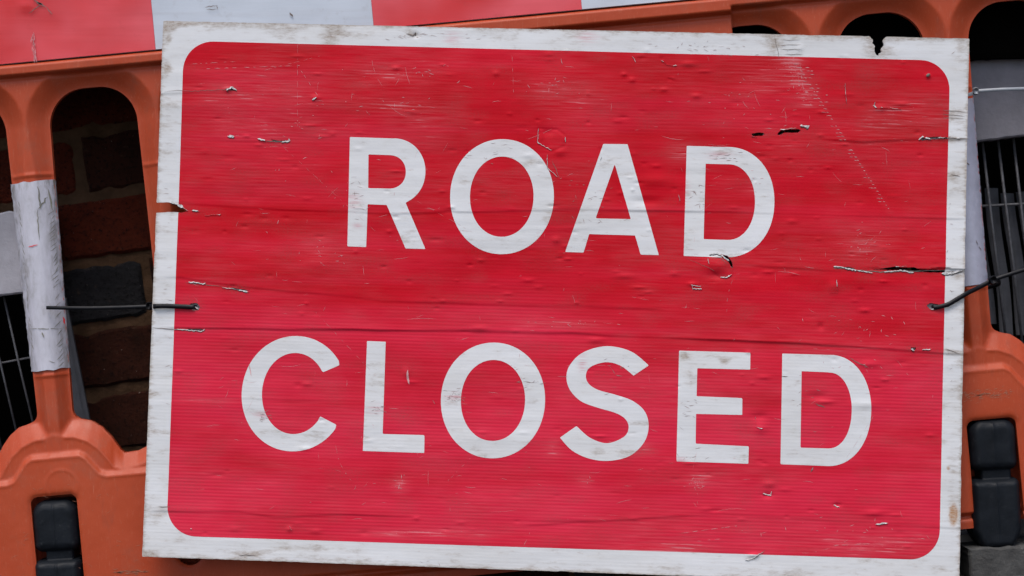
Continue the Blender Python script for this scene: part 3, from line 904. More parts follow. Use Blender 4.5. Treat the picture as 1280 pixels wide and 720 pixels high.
# ---------------------------------------------------------------- the sign
TL, TR, BR, BL = (204, 26), (1212, 48), (1196, 730), (180, 694)
def uv2p(u, v):
    x = (TL[0] * (1 - u) + TR[0] * u) * (1 - v) + (BL[0] * (1 - u) + BR[0] * u) * v
    y = (TL[1] * (1 - u) + TR[1] * u) * (1 - v) + (BL[1] * (1 - u) + BR[1] * u) * v
    return x, y
# creases: (points, kind, amplitude mm, reach px)
creases = [
    ([(232, 252), (300, 258), (480, 266), (700, 261), (900, 264), (1185, 272)], 'saw', 0.9, 16),
    ([(285, 278), (480, 277), (560, 285), (700, 286), (760, 284)], 'ridge', 0.45, 3),
    ([(225, 408), (420, 411), (600, 412), (700, 415), (900, 424), (1060, 431), (1190, 441)], 'saw', 1.5, 26),
    ([(226, 345), (300, 357), (400, 366), (480, 375), (700, 381), (840, 386)], 'saw', 0.8, 14),
    ([(215, 495), (300, 497), (420, 500)], 'saw', 0.6, 8),
    ([(212, 636), (300, 637), (345, 644), (420, 641), (560, 644), (760, 650)], 'saw', 1.0, 12),
    ([(860, 322), (960, 333), (1040, 337), (1205, 338)], 'saw', 1.3, 22),
    ([(640, 655), (900, 640), (1190, 657)], 'saw', 0.6, 20),
    ([(1020, 172), (1080, 176), (1140, 173), (1212, 173)], 'saw', 1.0, 12),
    ([(200, 116), (250, 114), (300, 112)], 'saw', 0.9, 8),
    ([(225, 95), (420, 84), (520, 80)], 'ridge', 0.5, 10),
    ([(250, 172), (365, 178)], 'saw', 0.9, 8),
    ([(230, 225), (600, 214), (860, 205)], 'ridge', .35, 14),
    ([(560, 540), (800, 548), (1170, 566)], 'ridge', .35, 12),
    ([(1020, 345), (1100, 352), (1180, 362)], 'ridge', .8, 7),
]
dents = [(495, 85, 6, 3, .8), (620, 92, 5, 4, .7), (780, 93, 4, 3, .8), (860, 80, 12, 4, .8), (685, 165, 14, 6, -.8), (700, 190, 9, 6, .9),
         (820, 225, 26, 10, 1.0), (810, 252, 22, 7, -.9), (870, 120, 7, 4, .8), (895, 330, 20, 10, 1.4), (895, 345, 13, 6, -1.0), (790, 100, 5, 4, .8), (830, 112, 6, 3, .7),
         (1025, 408, 5, 5, -.9), (1080, 388, 8, 3, .8), (950, 535, 10, 9, 1.0), (948, 520, 12, 5, -.8), (958, 618, 8, 4, -1.0), (960, 604, 9, 5, .9),
         (1045, 630, 6, 3, -.9), (1090, 640, 16, 5, 1.0), (940, 692, 9, 3, 1.2), (363, 660, 4, 4, .9), (508, 465, 5, 8, .8), (695, 300, 6, 5, .8),
         (660, 350, 9, 3, .6), (1100, 135, 9, 5, .9), (1125, 130, 14, 3, .7), (1160, 95, 4, 3, .9), (285, 112, 6, 4, 1.0), (395, 122, 7, 4, .8),
         (545, 300, 12, 3, -.5), (600, 410, 14, 4, .7), (745, 425, 12, 4, .7), (780, 345, 16, 4, .6), (1000, 60, 5, 6, .5), (520, 44, 5, 4, -.8),
         (1080, 505, 26, 7, .8), (1020, 495, 15, 5, -.8), (1030, 502, 12, 3, .8), (1085, 455, 16, 5, .8), (400, 330, 30, 16, .6), (865, 355, 7, 3, .9), (1042, 358, 8, 8, .8)]
dents = [(x_, y_, r1_ * .8, r2_ * .8, a_ * 1.6) for x_, y_, r1_, r2_, a_ in dents]
for _ in range(170):
    dents.append((rng.uniform(220, 1180), rng.uniform(60, 690), rng.uniform(2, 9), rng.uniform(1.2, 3), rng.uniform(-.8, 1.0)))
for _ in range(110):
    dents.append((rng.uniform(240, 1170), rng.uniform(60, 690) if rng.rand() < .4 else rng.uniform(60, 400), rng.uniform(2.5, 6), rng.uniform(1.2, 2.2), rng.choice([-1, 1]) * rng.uniform(.35, .9)))
def sign_h(X, Y):
    h = 1.3 * vnoise(X / 330 + 3, Y / 120, 31) + 0.5 * vnoise(X / 120, Y / 42, 32) + 0.14 * vnoise(X / 60, Y / 13, 33) + .05 * vnoise(X / 18, Y / 6, 34)
    h = h + .10 * vnoise(X / 300 + 9, Y / 9.5, 36)
    for pts, kind, amp, reach in creases:
        xs = [p[0] for p in pts]; ys = [p[1] for p in pts]
        yl = np.interp(X, xs, ys) + .8 * vnoise(X / 40, X * 0, 35)
        blend_w = smooth01((X - xs[0]) / 30 + (1 if xs[0] < 235 else 0)) * smooth01((xs[-1] - X) / 40 + (1 if xs[-1] > 1170 else 0))
        am = (.72 if amp >= 1.5 else .6) * amp * blend_w * (.6 + .7 * vnoise(X / 90, X * 0 + amp * 7, 37))
        d = Y - yl
        if kind == 'saw':
            h = h - am * np.where(d > 0, np.exp(-np.clip(d, 0, 500) / reach) * smooth01(d / 3.2), 0) + .7 * am * np.exp(-np.abs(np.minimum(d, 0)) / 6) * smooth01((3.2 - d) / 3.2)
        else:
            h = h + am * np.exp(-(d / reach) ** 2)
    for (dx, dy, rx, ry, am) in dents:
        if X.size > 50:
            m_ = (np.abs(X - dx) < 3 * rx) & (np.abs(Y - dy) < 3 * ry)
            if m_.any(): h[m_] += am * np.exp(-((X[m_] - dx) / rx) ** 2 - ((Y[m_] - dy) / ry) ** 2)
        else:
            h = h + am * np.exp(-((X - dx) / rx) ** 2 - ((Y - dy) / ry) ** 2)
    # the rip on the right: upper lip stands proud of the lower one
    yl = 336 + 1.2 * np.sin(X / 7)
    h = h + 2.2 * smooth01((X - 1060) / 100) * np.where(Y < yl, np.exp(-(yl - Y) / 28), 0)
    # the board leans on the ledge at the top and bows outwards towards its foot
    h = h + 14.0 * np.clip((Y - 60) / 640, 0, 2) ** 1.7
    if X.size > 5000:
        for hexa in ([(884, 321), (904, 320), (915, 331), (915, 346), (900, 347), (888, 338)], [(673, 161), (697, 163), (708, 172), (706, 182), (691, 189), (681, 184), (673, 177)]):
            hx = np.array(hexa); m_ = (X > hx[:, 0].min() - 9) & (X < hx[:, 0].max() + 9) & (Y > hx[:, 1].min() - 9) & (Y < hx[:, 1].max() + 9)
            if m_.any():
                sd_ = poly_sdf(X[m_], Y[m_], hexa); h[m_] += (.45 * smooth01((sd_ + 1.2) / 2.4) - .45 * np.exp(-(sd_ / 1.6) ** 2)) * np.clip(.5 + 1.4 * vnoise(X[m_] / 9, Y[m_] / 9, 77), 0, 1)
    return h

def jag(pts, amp=.8, n=3, seed=0):
    r = random.Random(seed); out = []
    for i, p in enumerate(pts):
        q = pts[(i + 1) % len(pts)]
        L = math.hypot(q[0] - p[0], q[1] - p[1]); m_ = max(1, int(L / n))
        for k in range(m_):
            t = k / m_
            out.append((p[0] + (q[0] - p[0]) * t + r.uniform(-amp, amp) * (k > 0), p[1] + (q[1] - p[1]) * t + r.uniform(-amp, amp) * (k > 0)))
    return out
cuts = [
    jag([(1084, 36), (1110, 36), (1108, 45), (1104, 50), (1105, 55), (1102, 60), (1101, 66), (1097, 71), (1093, 64), (1094, 58), (1090, 54), (1091, 49), (1087, 45)], 1.3, 2, 1),
    jag([(186, 253.5), (212, 253), (222, 256), (234, 264), (226, 266), (214, 265), (186, 266)], .4, 4, 2),
    jag([(939, 167), (950, 165.5), (957, 167), (952, 170), (941, 170)], .4, 3, 3),
    jag([(971, 168), (976, 163), (998, 161), (1001, 163), (997, 166), (980, 166), (975, 169)], .4, 3, 4),
    jag([(900, 317.5), (909, 320), (915, 328), (916, 336), (913.5, 334), (909, 326), (902, 320)], .3, 3, 5),
    jag([(1088, 337), (1120, 333), (1128, 335), (1142, 334), (1150, 337), (1181, 337.5), (1181, 341), (1150, 340), (1130, 338.5), (1118, 337.5)], .4, 3, 6),
    jag([(1157, 382), (1162, 378.5), (1174, 381), (1174, 385.5), (1162, 387)], .3, 3, 7),
    jag([(238, 379.5), (247, 378.5), (251, 384), (248, 388), (240, 388)], .3, 3, 8),
    jag([(1150, 173), (1165, 171), (1184, 171.5), (1184, 173.5), (1165, 174), (1152, 176)], .4, 3, 9),
    jag([(282, 358), (300, 361), (312, 363), (300, 364)], .3, 3, 10),
    jag([(240, 353), (256, 354), (252, 355.8)], .2, 3, 11),
    jag([(232, 411), (252, 411), (257, 413), (240, 413.8)], .2, 3, 12),
    jag([(284, 110.5), (296, 111), (295, 113.5), (288, 113.5)], .2, 3, 13),
    jag([(337, 173.5), (348, 176), (362, 175), (356, 178), (344, 178)], .2, 3, 14),
    jag([(1044, 334), (1060, 333.5), (1070, 336.5), (1058, 336.8)], .2, 3, 15),
    jag([(1137, 434), (1144, 434), (1143, 437.5), (1138, 437)], .2, 2, 16),
]
through = [0, 1, 2, 3, 4, 5]
STEPU, STEPV = 1.55, 1.15
W_, H_ = 1012.0, 676.0
us = np.arange(-4, W_ + 4 + STEPU, STEPU) / W_; vs = np.arange(-4, H_ + 4 + STEPV, STEPV) / H_
UU, VV = np.meshgrid(us, vs, indexing='ij'); ni, nj = UU.shape
u = UU.ravel(); v = VV.ravel()
X, Y = uv2p(u, v)
Hh = sign_h(X.copy(), Y.copy())
# outline with nicks
nick = .45 * vnoise(X / 5, Y / 4, 41) + .5 * np.clip(vnoise(X / 16, Y / 13, 42) - .55, 0, 1) * 4
outl = poly_sdf(X, Y, [TL, TR, BR, BL]) - np.clip(nick, 0, 2)
hole = np.full(X.shape, -99.0); hole_t = hole.copy()
for i, c in enumerate(cuts):
    c = np.array(c); m_ = (X > c[:, 0].min() - 6) & (X < c[:, 0].max() + 6) & (Y > c[:, 1].min() - 6) & (Y < c[:, 1].max() + 6)
    s = poly_sdf(X[m_], Y[m_], c)
    hole[m_] = np.maximum(hole[m_], s)
    if i in through: hole_t[m_] = np.maximum(hole_t[m_], s)
# red field outline
RTL, RTR, RBR, RBL = (230, 51), (1188, 76), (1171, 698.5), (210, 668)
def rounded(R=37):
    pts = []
    cs = [RTL, RTR, RBR, RBL]
    for i in range(4):
        p = Vector(cs[i]); a_ = Vector(cs[i - 1]); b_ = Vector(cs[(i + 1) % 4])
        d1 = (a_ - p).normalized(); d2 = (b_ - p).normalized()
        c = p + d1 * R + d2 * R
        for k in range(13):
            t = k / 12 * math.pi / 2
            q = c - d2 * (R * math.cos(t)) - d1 * (R * math.sin(t))
            pts.append((q.x, q.y))
    return pts
redf = poly_sdf(X, Y, rounded())

# wear, dirt, rust and pink scuff maps
wear = np.clip(.25 + .45 * vnoise(X / 90, Y / 45, 51) + .3 * vnoise(X / 26, Y / 14, 52), 0, 1) * .55
def blob(arr, x, y, rx, ry, am): arr += am * np.exp(-((X - x) / rx) ** 2 - ((Y - y) / ry) ** 2)
for (x, y, rx, ry, am) in [(320, 110, 90, 30, .5), (480, 95, 60, 20, .6), (530, 145, 50, 14, .6), (330, 160, 70, 12, .6), (700, 110, 50, 25, .7), (960, 90, 40, 30, .6),
        (1120, 150, 60, 30, .6), (850, 190, 20, 14, .9), (500, 180, 50, 12, .3), (640, 240, 60, 40, .2), (1010, 480, 30, 20, .4), (830, 690, 60, 12, .9), (495, 665, 40, 5, .9),
        (560, 665, 60, 6, .8), (870, 600, 16, 10, 1.0), (500, 605, 10, 12, 1.0), (730, 600, 10, 8, .8), (1080, 300, 30, 20, .8), (480, 130, 60, 8, .6), (400, 310, 40, 20, .6),
        (700, 405, 50, 6, .9), (1040, 435, 60, 10, .5), (260, 500, 40, 4, .9), (690, 560, 12, 14, .8), (1090, 680, 60, 12, .8), (950, 230, 14, 12, .9), (800, 560, 20, 10, .8)]:
    blob(wear, x, y, rx, ry, am)
# diagonal trail of dashes at the upper right
tx = np.interp(Y, [70, 265], [990, 1112]); wear += .2 * np.exp(-((X - tx) / 5) ** 2) * ((Y > 66) & (Y < 268))
tx = np.interp(Y, [66, 130], [978, 1003]); wear += .9 * np.exp(-((X - tx - 8) / 14) ** 2) * ((Y > 40) & (Y < 135))
wear = np.clip(wear, 0, 2)
edge_d = poly_sdf(X, Y, [TL, TR, BR, BL])
dirt = .75 * np.exp(-np.clip(edge_d, 0, 99) / 2.2) + .2 * np.exp(-np.clip(edge_d, 0, 99) / 9) + .34 * np.clip(vnoise(X / 30, Y / 12, 53), 0, 1) + .05
for (x, y, rx, ry, am) in [(212, 34, 8, 8, 1.0), (222, 30, 30, 4, .8), (209, 86, 5, 8, 1.0), (211, 49, 4, 6, .8), (420, 42, 18, 8, .55), (410, 50, 14, 6, .6), (300, 32, 50, 5, .3), (360, 38, 26, 7, .4), (360, 679, 8, 6, .4),
        (515, 43, 9, 5, .5), (970, 55, 14, 14, .7), (1105, 65, 16, 6, .6), (1200, 60, 6, 10, .6), (1190, 142, 12, 7, .8), (1192, 175, 12, 3, .9), (858, 302, 10, 8, .3),
        (470, 475, 14, 14, .35), (862, 470, 8, 10, .55), (905, 452, 6, 4, 1.1), (855, 445, 5, 4, 1.1), (568, 500, 12, 5, .45), (860, 243, 5, 4, .7), (880, 250, 12, 5, .4),
        (1190, 220, 7, 5, .8), (1195, 345, 8, 6, .6), (1190, 440, 10, 4, .6), (200, 640, 14, 10, .5), (190, 690, 10, 6, .9), (230, 670, 10, 6, .4), (315, 690, 20, 4, .6), (980, 715, 40, 5, .4), (1188, 600, 5, 60, .3),
        (700, 715, 60, 4, .4), (690, 262, 14, 18, .3), (395, 545, 16, 8, .5), (785, 565, 20, 6, .4), (745, 560, 10, 8, .4), (495, 520, 20, 8, .3)]:
    blob(dirt, x, y, rx, ry, am)
for c in cuts:
    c = np.array(c); cx, cy = c.mean(0); rx, ry = np.ptp(c[:, 0]) / 2 + 5, np.ptp(c[:, 1]) / 2 + 2.5
    blob(dirt, cx, cy, rx, ry, .6)
rust = np.zeros(X.shape); blob(rust, 1189, 643, 5, 12, 1.8); blob(rust, 1189, 638, 3, 4, .7); blob(rust, 1183, 584, 2.2, 3, 1.0); blob(rust, 938, 612, 2, 2, .8)
pink = np.zeros(X.shape)
for (x, y, rx, ry) in [(565, 48, 10, 8), (735, 47, 12, 6), (728, 452, 5, 12), (900, 196, 14, 6), (448, 282, 6, 3), (440, 250, 10, 10), (570, 497, 14, 7), (470, 512, 12, 6), (328, 518, 10, 4), (850, 575, 8, 5), (855, 238, 6, 20)]:
    blob(pink, x, y, rx, ry, 1)
blend_w = np.clip(.85 * smooth01((v - .42) / .25) + .12 + .35 * vnoise(X / 160, Y / 34, 61) + .18 * vnoise(X / 300, Y / 9, 62), 0, 1)  # weight for lighter, pinker red and stronger flutes towards the bottom
uvs = np.stack([u * 1.012, v * .676], -1)
base_data = np.stack([X, Y, Hh, wear, dirt, rust, pink, uvs[:, 0], uvs[:, 1], blend_w], -1)

sign = empty('road_sign', P(690, 712, 0.002))
tag(sign, 'battered red ROAD CLOSED sign with white border tied to the orange barrier', 'sign')
def sheet(name, f, lift, mat, parent, back=None, sub=None):
    if sub is None: dt, F, ed = clip_grid(f, base_data, ni, nj)
    else:
        i0, i1, j0, j1 = sub
        bd = base_data.reshape(ni, nj, -1)[i0:i1, j0:j1].reshape(-1, base_data.shape[1])
        dt, F, ed = clip_grid(f, bd, i1 - i0, j1 - j0)
    V = np.stack([FX(dt[:, 0]), -dt[:, 2] / 1000 - lift, FZ(dt[:, 1])], -1)
    if back is not None: V, F, dt = add_walls(V, F, ed, back, dt, True)
    return mesh_obj(name, V, F, mat, parent, attrs={'wear': dt[:, 3], 'dirt': dt[:, 4], 'rust': dt[:, 5], 'pink': dt[:, 6], 'blend_w': dt[:, 9]}, uv=dt[:, 7:9])
f_all = np.minimum(outl, -hole)
board = sheet('board', np.minimum(f_all, 2.5 - redf), 0.0, M['white'], sign, back=.0042)
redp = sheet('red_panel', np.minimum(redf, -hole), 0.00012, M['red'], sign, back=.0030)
# rear skin
g = 4
usb = np.arange(-4, W_ + 8, 3.0) / W_; vsb = np.arange(-4, H_ + 8, 2.2) / H_
UB, VB = np.meshgrid(usb, vsb, indexing='ij'); XB, YBk = uv2p(UB.ravel(), VB.ravel())
fb = poly_sdf(XB, YBk, [TL, TR, BR, BL]) - .6
for i in through: fb = np.minimum(fb, -poly_sdf(XB, YBk, cuts[i]))
hb = sign_h(XB.copy(), YBk.copy())
dt, F, ed = clip_grid(fb, np.stack([XB, YBk, hb], -1), UB.shape[0], UB.shape[1])
mesh_obj('rear_skin', np.stack([FX(dt[:, 0]), .0042 - dt[:, 2] / 1000, FZ(dt[:, 1])], -1), F, M['core'], sign)

# ---- letters
def Z(pts, ox, oy, s): return [(ox + x / s, oy + y / s) for x, y in pts]
def arc(cx, cy, rx, ry, a0, a1, n=28, e=2.0):
    out = []
    for k in range(n + 1):
        t = math.radians(a0 + (a1 - a0) * k / n); c, s = math.cos(t), math.sin(t)
        out.append((cx + rx * math.copysign(abs(c) ** (2 / e), c), cy + ry * math.copysign(abs(s) ** (2 / e), s)))
    return out
def catmull(pts, n=6):
    out = []
    P_ = [pts[0]] + list(pts) + [pts[-1]]
    for i in range(1, len(P_) - 2):
        p0, p1, p2, p3 = map(np.array, (P_[i - 1], P_[i], P_[i + 1], P_[i + 2]))
        for k in range(n):
            t = k / n
            out.append(tuple(.5 * ((2 * p1) + (-p0 + p2) * t + (2 * p0 - 5 * p1 + 4 * p2 - p3) * t * t + (-p0 + 3 * p1 - 3 * p2 + p3) * t ** 3)))
    out.append(tuple(pts[-1])); return out
def shear(pts, cx, cy, kx=-.028, ky=.022):
    return [(x + kx * (y - cy), y + ky * (x - cx)) for x, y in pts]
letters = []
s1 = 3.272
R_out = [(57, 168), (235, 174)] + arc(237, 309, 129, 135.5, -88, 62, 26, 2.05) + [(285, 437), (366, 626), (285, 624), (208, 446), (130, 443), (124, 618), (47, 615)]
R_in = [(133, 239), (222, 242)] + arc(219, 310.5, 67, 68.5, -86, 86, 18, 2.1) + [(214, 379), (132, 377)]
letters.append(('R', Z(R_out, 420, 120, s1), [Z(R_in, 420, 120, s1)]))
letters.append(('O', Z(shear(arc(679, 412, 212, 235, 0, 355, 71, 2.05), 679, 412, -.015, .01), 420, 120, s1), [Z(shear(arc(678, 412, 130, 164, 0, 355, 71, 2.05), 678, 412, -.015, .01), 420, 120, s1)]))
letters.append(('A', Z([(222, 180), (313, 181), (430, 597), (362, 595), (341, 523), (169, 518), (148, 587), (79, 585)], 680, 120, 3.0), [Z([(265, 255), (325, 462), (193, 459)], 680, 120, 3.0)]))
D_out = [(535, 187), (670, 191)] + shear(arc(686, 398, 178, 207, -90, 90, 36, 2.1), 686, 398, -.01, 0) + [(660, 605), (523, 600)]
D_in = [(606, 254), (680, 256)] + shear(arc(690, 398, 101, 142, -90, 90, 30, 2.1), 690, 398, -.01, 0) + [(598, 537)]
letters.append(('D', Z(D_out, 680, 120, 3.0), [Z(D_in, 680, 120, 3.0)]))
s2 = 3.048
C_out = shear(arc(270, 310, 200, 219, -29.5, -327.5, 60, 2.03), 270, 310, -.025, 0)
C_in = shear(arc(270, 309.5, 123, 154, -327.5 + 3, -30, 50, 2.03), 270, 310, -.02, 0)
C = [(441, 202)] + C_out[1:-1] + [(430, 428), (368, 396)] + C_in[1:-1] + [(378, 229)]
letters.append(('C', Z(C, 280, 390, s2), []))
letters.append(('L', Z([(546, 110), (617, 113), (606, 463), (765, 467), (764, 535), (531, 527)], 280, 390, s2), []))
letters.append(('O', Z(shear(arc(1025, 335.5, 198, 219.5, 0, 355, 71, 2.05), 1025, 335, -.02, .01), 280, 390, s2), [Z(shear(arc(1025, 335.5, 122, 153.5, 0, 355, 71, 2.05), 1025, 335, -.02, .01), 280, 390, s2)]))
S1 = catmull([(398, 172), (330, 119), (238, 99), (150, 122), (100, 168), (85, 215), (98, 265), (140, 308), (205, 333), (270, 352), (308, 375), (321, 408), (303, 443), (240, 467), (175, 447), (123, 402)])
S2_ = catmull([(60, 446), (105, 494), (170, 525), (245, 534), (325, 515), (380, 463), (397, 400), (381, 345), (335, 306), (270, 283), (205, 265), (168, 240), (159, 207), (178, 177), (235, 160), (290, 173), (340, 211)])
letters.append(('S', Z(S1 + S2_, 680, 400, s2), []))
letters.append(('E', Z([(513, 116), (784, 124), (783, 188), (582, 183), (579, 289), (753, 296), (752, 360), (577, 356), (575, 469), (777, 479), (775, 545), (502, 536)], 680, 400, s2), []))
D2o = [(905, 127), (1075, 132)] + shear(arc(1082, 343, 160, 211, -90, 90, 36, 2.1), 1082, 343, -.015, 0) + [(1060, 553), (897, 547)]
D2i = [(978, 194), (1075, 198)] + shear(arc(1082, 343, 86, 144, -90, 90, 30, 2.1), 1082, 343, -.01, 0) + [(973, 484)]
letters.append(('D', Z(D2o, 680, 400, s2), [Z(D2i, 680, 400, s2)]))
X2 = X.reshape(ni, nj); Y2 = Y.reshape(ni, nj); hole2 = hole.reshape(ni, nj)
for idx, (ch, outer, inner) in enumerate(letters):
    oa = np.array(outer)
    m_ = (X2 > oa[:, 0].min() - 4) & (X2 < oa[:, 0].max() + 4) & (Y2 > oa[:, 1].min() - 4) & (Y2 < oa[:, 1].max() + 4)
    ii, jj = np.where(m_); i0, i1, j0, j1 = ii.min(), ii.max() + 1, jj.min(), jj.max() + 1
    xs, ys = X2[i0:i1, j0:j1].ravel(), Y2[i0:i1, j0:j1].ravel()
    f = poly_sdf(xs, ys, outer)
    for q in inner: f = np.minimum(f, -poly_sdf(xs, ys, q))
    f = np.minimum(f, -hole2[i0:i1, j0:j1].ravel() - .3)
    o = sheet('letter', f, .00024, M['white'], redp, sub=(i0, i1, j0, j1))
    o['label'] = 'white capital letter ' + ch

# ---- scratches, shreds and grime along the rips
def ribbons(name, paths, mat, lift, parent, kind=None, label=None):
    V = []; F = []
    allp = np.array([p for path in paths for p in path[0]]); 
    hh = sign_h(np.concatenate([allp[:, 0], np.zeros(60)]), np.concatenate([allp[:, 1], np.zeros(60)]))[:len(allp)]
    c = 0
    for pts, wd, curl in paths:
        i0 = len(V); n = len(pts)
        for k, (x, y) in enumerate(pts):
            x2, y2 = pts[min(k + 1, n - 1)]; x1, y1 = pts[max(k - 1, 0)]
            L = math.hypot(x2 - x1, y2 - y1) + 1e-9; nx, ny = -(y2 - y1) / L, (x2 - x1) / L
            w = wd[k] / 2 if isinstance(wd, list) else wd * (1 - abs(2 * k / (n - 1) - 1) ** 3 * .85) / 2
            h = hh[c] / 1000 + lift; c += 1
            V.append((FX(x - nx * w), -h, FZ(y - ny * w)))
            V.append((FX(x + nx * w), -h - curl / 1000, FZ(y + ny * w)))
        for k in range(n - 1):
            F.append([i0 + 2 * k, i0 + 2 * k + 1, i0 + 2 * k + 3, i0 + 2 * k + 2])
    o = mesh_obj(name, V, F, mat, parent)
    if kind: o['kind'] = kind
    if label: o['label'] = label
    return o
def wiggle(p, q, n, amp, bend=0):
    out = []
    L = math.hypot(q[0] - p[0], q[1] - p[1]); nx, ny = -(q[1] - p[1]) / L, (q[0] - p[0]) / L
    for k in range(n + 1):
        t = k / n; d = random.uniform(-amp, amp) + bend * math.sin(math.pi * t)
        out.append((p[0] + (q[0] - p[0]) * t + nx * d, p[1] + (q[1] - p[1]) * t + ny * d))
    return out
sc = []
def ok(x, y): return 238 < x < 1165 and 82 + (x - 700) * .02 < y < 660 + (x - 700) * .03
# fine random scratches
for _ in range(330):
    x, y = random.uniform(235, 1170), random.uniform(70, 680)
    L = random.uniform(2, 14) if random.random() < .9 else random.uniform(14, 40)
    ang = random.gauss(0.03, .12) if random.random() < .55 else random.uniform(-1.7, 1.7)
    q = (x + L * math.cos(ang), y + L * math.sin(ang))
    if ok(x, y) and ok(*q): sc.append((wiggle((x, y), q, max(2, int(L / 4)), .25, random.uniform(-.06, .06) * L), random.uniform(.13, .32), 0))
# clusters of chips
for (cx, cy, rx, ry, n) in [(500, 605, 8, 12, 16), (870, 603, 10, 9, 26), (690, 108, 40, 14, 26), (735, 600, 8, 5, 8), (1170, 672, 14, 12, 6), (950, 225, 16, 12, 14), (1085, 303, 26, 18, 22),
        (560, 663, 60, 6, 30), (700, 405, 50, 5, 26), (480, 128, 45, 12, 26), (960, 120, 60, 20, 20), (830, 690 - 5, 60, 8, 16), (1060, 455, 40, 10, 16), (930, 135, 60, 40, 30),
        (640, 455, 12, 12, 8), (405, 320, 26, 14, 26), (1080, 410, 50, 16, 22), (1050, 660, 110, 16, 44), (365, 150, 60, 30, 26), (540, 90, 60, 14, 22), (395, 240, 100, 60, 20)]:
    for _ in range(int(n * .6)):
        x = cx + random.gauss(0, rx * .55); y = cy + random.gauss(0, ry * .55); L = random.uniform(1.2, 6)
        ang = random.choice([random.gauss(0.03, .2), random.uniform(-1.6, 1.6)])
        if ok(x, y): sc.append((wiggle((x, y), (x + L * math.cos(ang), y + L * math.sin(ang)), 2, .3), random.uniform(.25, .7), 0))
# the dashed diagonal trail, one dash per flute
yy = 80
while yy < 262:
    x = np.interp(yy, [70, 265], [990, 1113]); L = random.uniform(2.0, 6.0) * (1.2 - (yy - 80) / 260)
    if random.random() < .9: sc.append((wiggle((x - L / 2, yy - .2), (x + L / 2, yy + .4), 2, .2), random.uniform(.5, 1.0), 0))
    if random.random() < .5: sc.append((wiggle((x + random.uniform(-9, -4), yy), (x + random.uniform(-3, 0), yy + .3), 2, .2), random.uniform(.3, .6), 0))
    if yy < 130:
        for _ in range(2):
            x2 = x + random.uniform(-14, 12); sc.append((wiggle((x2, yy), (x2 + random.uniform(2, 6), yy + .2), 2, .2), random.uniform(.4, .8), 0))
    yy += 4.3
# named long scratches
for p, q, w_, bend in [((258, 86), (375, 82), .6, 0), ((330, 88), (400, 70), .4, 0), ((376, 88), (399, 122), .5, 0), ((372, 55), (372, 160), .45, 0), ((690, 228), (722, 214), .5, 0), ((510, 462), (512, 480), 2.6, 1), ((312, 455), (315, 470), 1.1, 0),
        ((850, 665), (920, 656), .7, 0), ((870, 675), (900, 672), .6, 0), ((655, 680), (662, 664), .7, 0), ((1056, 572), (1090, 520), .5, 0), ((1180 - 180, 80), (1005, 118), .6, 0), ((1040, 680), (1085, 678), .7, 0),
        ((1000, 690), (1060, 672), .5, 4), ((510, 245), (590, 290), .35, 0), ((470, 290), (350, 180), .3, 0), ((395, 390), (470, 470), .35, 0), ((640, 70), (642, 120), .4, 0), ((465, 75), (480, 110), .4, 3),
        ((240, 80), (295, 77), .6, 0), ((600, 560), (560, 600), .35, 0), ((420, 555), (440, 600), .35, 4), ((1120, 450), (1135, 470), .5, 0), ((915, 350), (908, 390), .4, 2)]:
    if w_ >= 1: sc.append((wiggle(p, q, 8, .3, bend), w_, 0)); continue
    L = math.hypot(q[0] - p[0], q[1] - p[1]); t = 0
    while t < 1:
        t2 = min(1, t + random.uniform(2, 12) / L)
        f_ = lambda t_: (p[0] + (q[0] - p[0]) * t_ - (q[1] - p[1]) / L * bend * math.sin(math.pi * t_), p[1] + (q[1] - p[1]) * t_ + (q[0] - p[0]) / L * bend * math.sin(math.pi * t_))
        sc.append((wiggle(f_(t), f_(t2), 3, .2), w_ * random.uniform(.35, .7), 0))
        t = t2 + random.uniform(0, 9) / L
ribbons('scratch', sc, M['scratch'], .00036, sign, kind='stuff', label='fine pale scratches and chips in the red film')
sh = []
dk = []
def shred_line(pts, wd, dens=1.0):
    path = [pts[0]]
    for i in range(len(pts) - 1):
        p, q = pts[i], pts[i + 1]; L = math.hypot(q[0] - p[0], q[1] - p[1]); n = max(2, int(L / 1.6))
        for k in range(1, n + 1):
            t = k / n; path.append((p[0] + (q[0] - p[0]) * t + random.uniform(-.35, .35), p[1] + (q[1] - p[1]) * t + random.uniform(-.5, .5)))
    ws = []; cur = 1.0
    for k in range(len(path)):
        if random.random() < .22: cur = random.choice([.12, .45, .8, 1.1, 1.5])
        ws.append(wd * cur * random.uniform(.55, 1.2) * .8)
    ws[0] = ws[-1] = .1
    sh.append((path, ws, random.uniform(.2, .8)))
    dk.append(([(x + .2, y + .5 * wd + .3) for x, y in path], [w * .55 for w in ws], 0))  # painted shade, offset just below each shred
shred_line([(1041, 333), (1052, 334), (1060, 336), (1070, 338)], 2.6, 1.3)
shred_line([(1070, 338), (1090, 341)], 1.2)
shred_line([(1104, 340), (1124, 338), (1142, 341)], 1.4)
shred_line([(1118, 333), (1132, 333)], 1.6)
shred_line([(1176, 342), (1190, 341), (1203, 337)], 3.2)
shred_line([(212, 252.5), (222, 255), (235, 263)], 3.0)
shred_line([(240, 263), (249, 264)], 1.8); shred_line([(256, 269), (276, 268)], 1.0)
shred_line([(945, 165), (939, 170), (946, 171)], 1.4); shred_line([(1000, 157), (1010, 158), (1008, 161)], 3.2); shred_line([(975, 162), (995, 160)], 1.0)
shred_line([(283, 113), (290, 109), (296, 113)], 2.6); shred_line([(284, 170), (293, 171)], 3.0); shred_line([(322, 173), (332, 176)], 1.6); shred_line([(352, 178), (362, 176), (361, 173)], 2.4)
shred_line([(236, 352.5), (246, 353), (254, 355), (258, 353)], 1.5); shred_line([(278, 359), (292, 361), (312, 365)], 1.7)
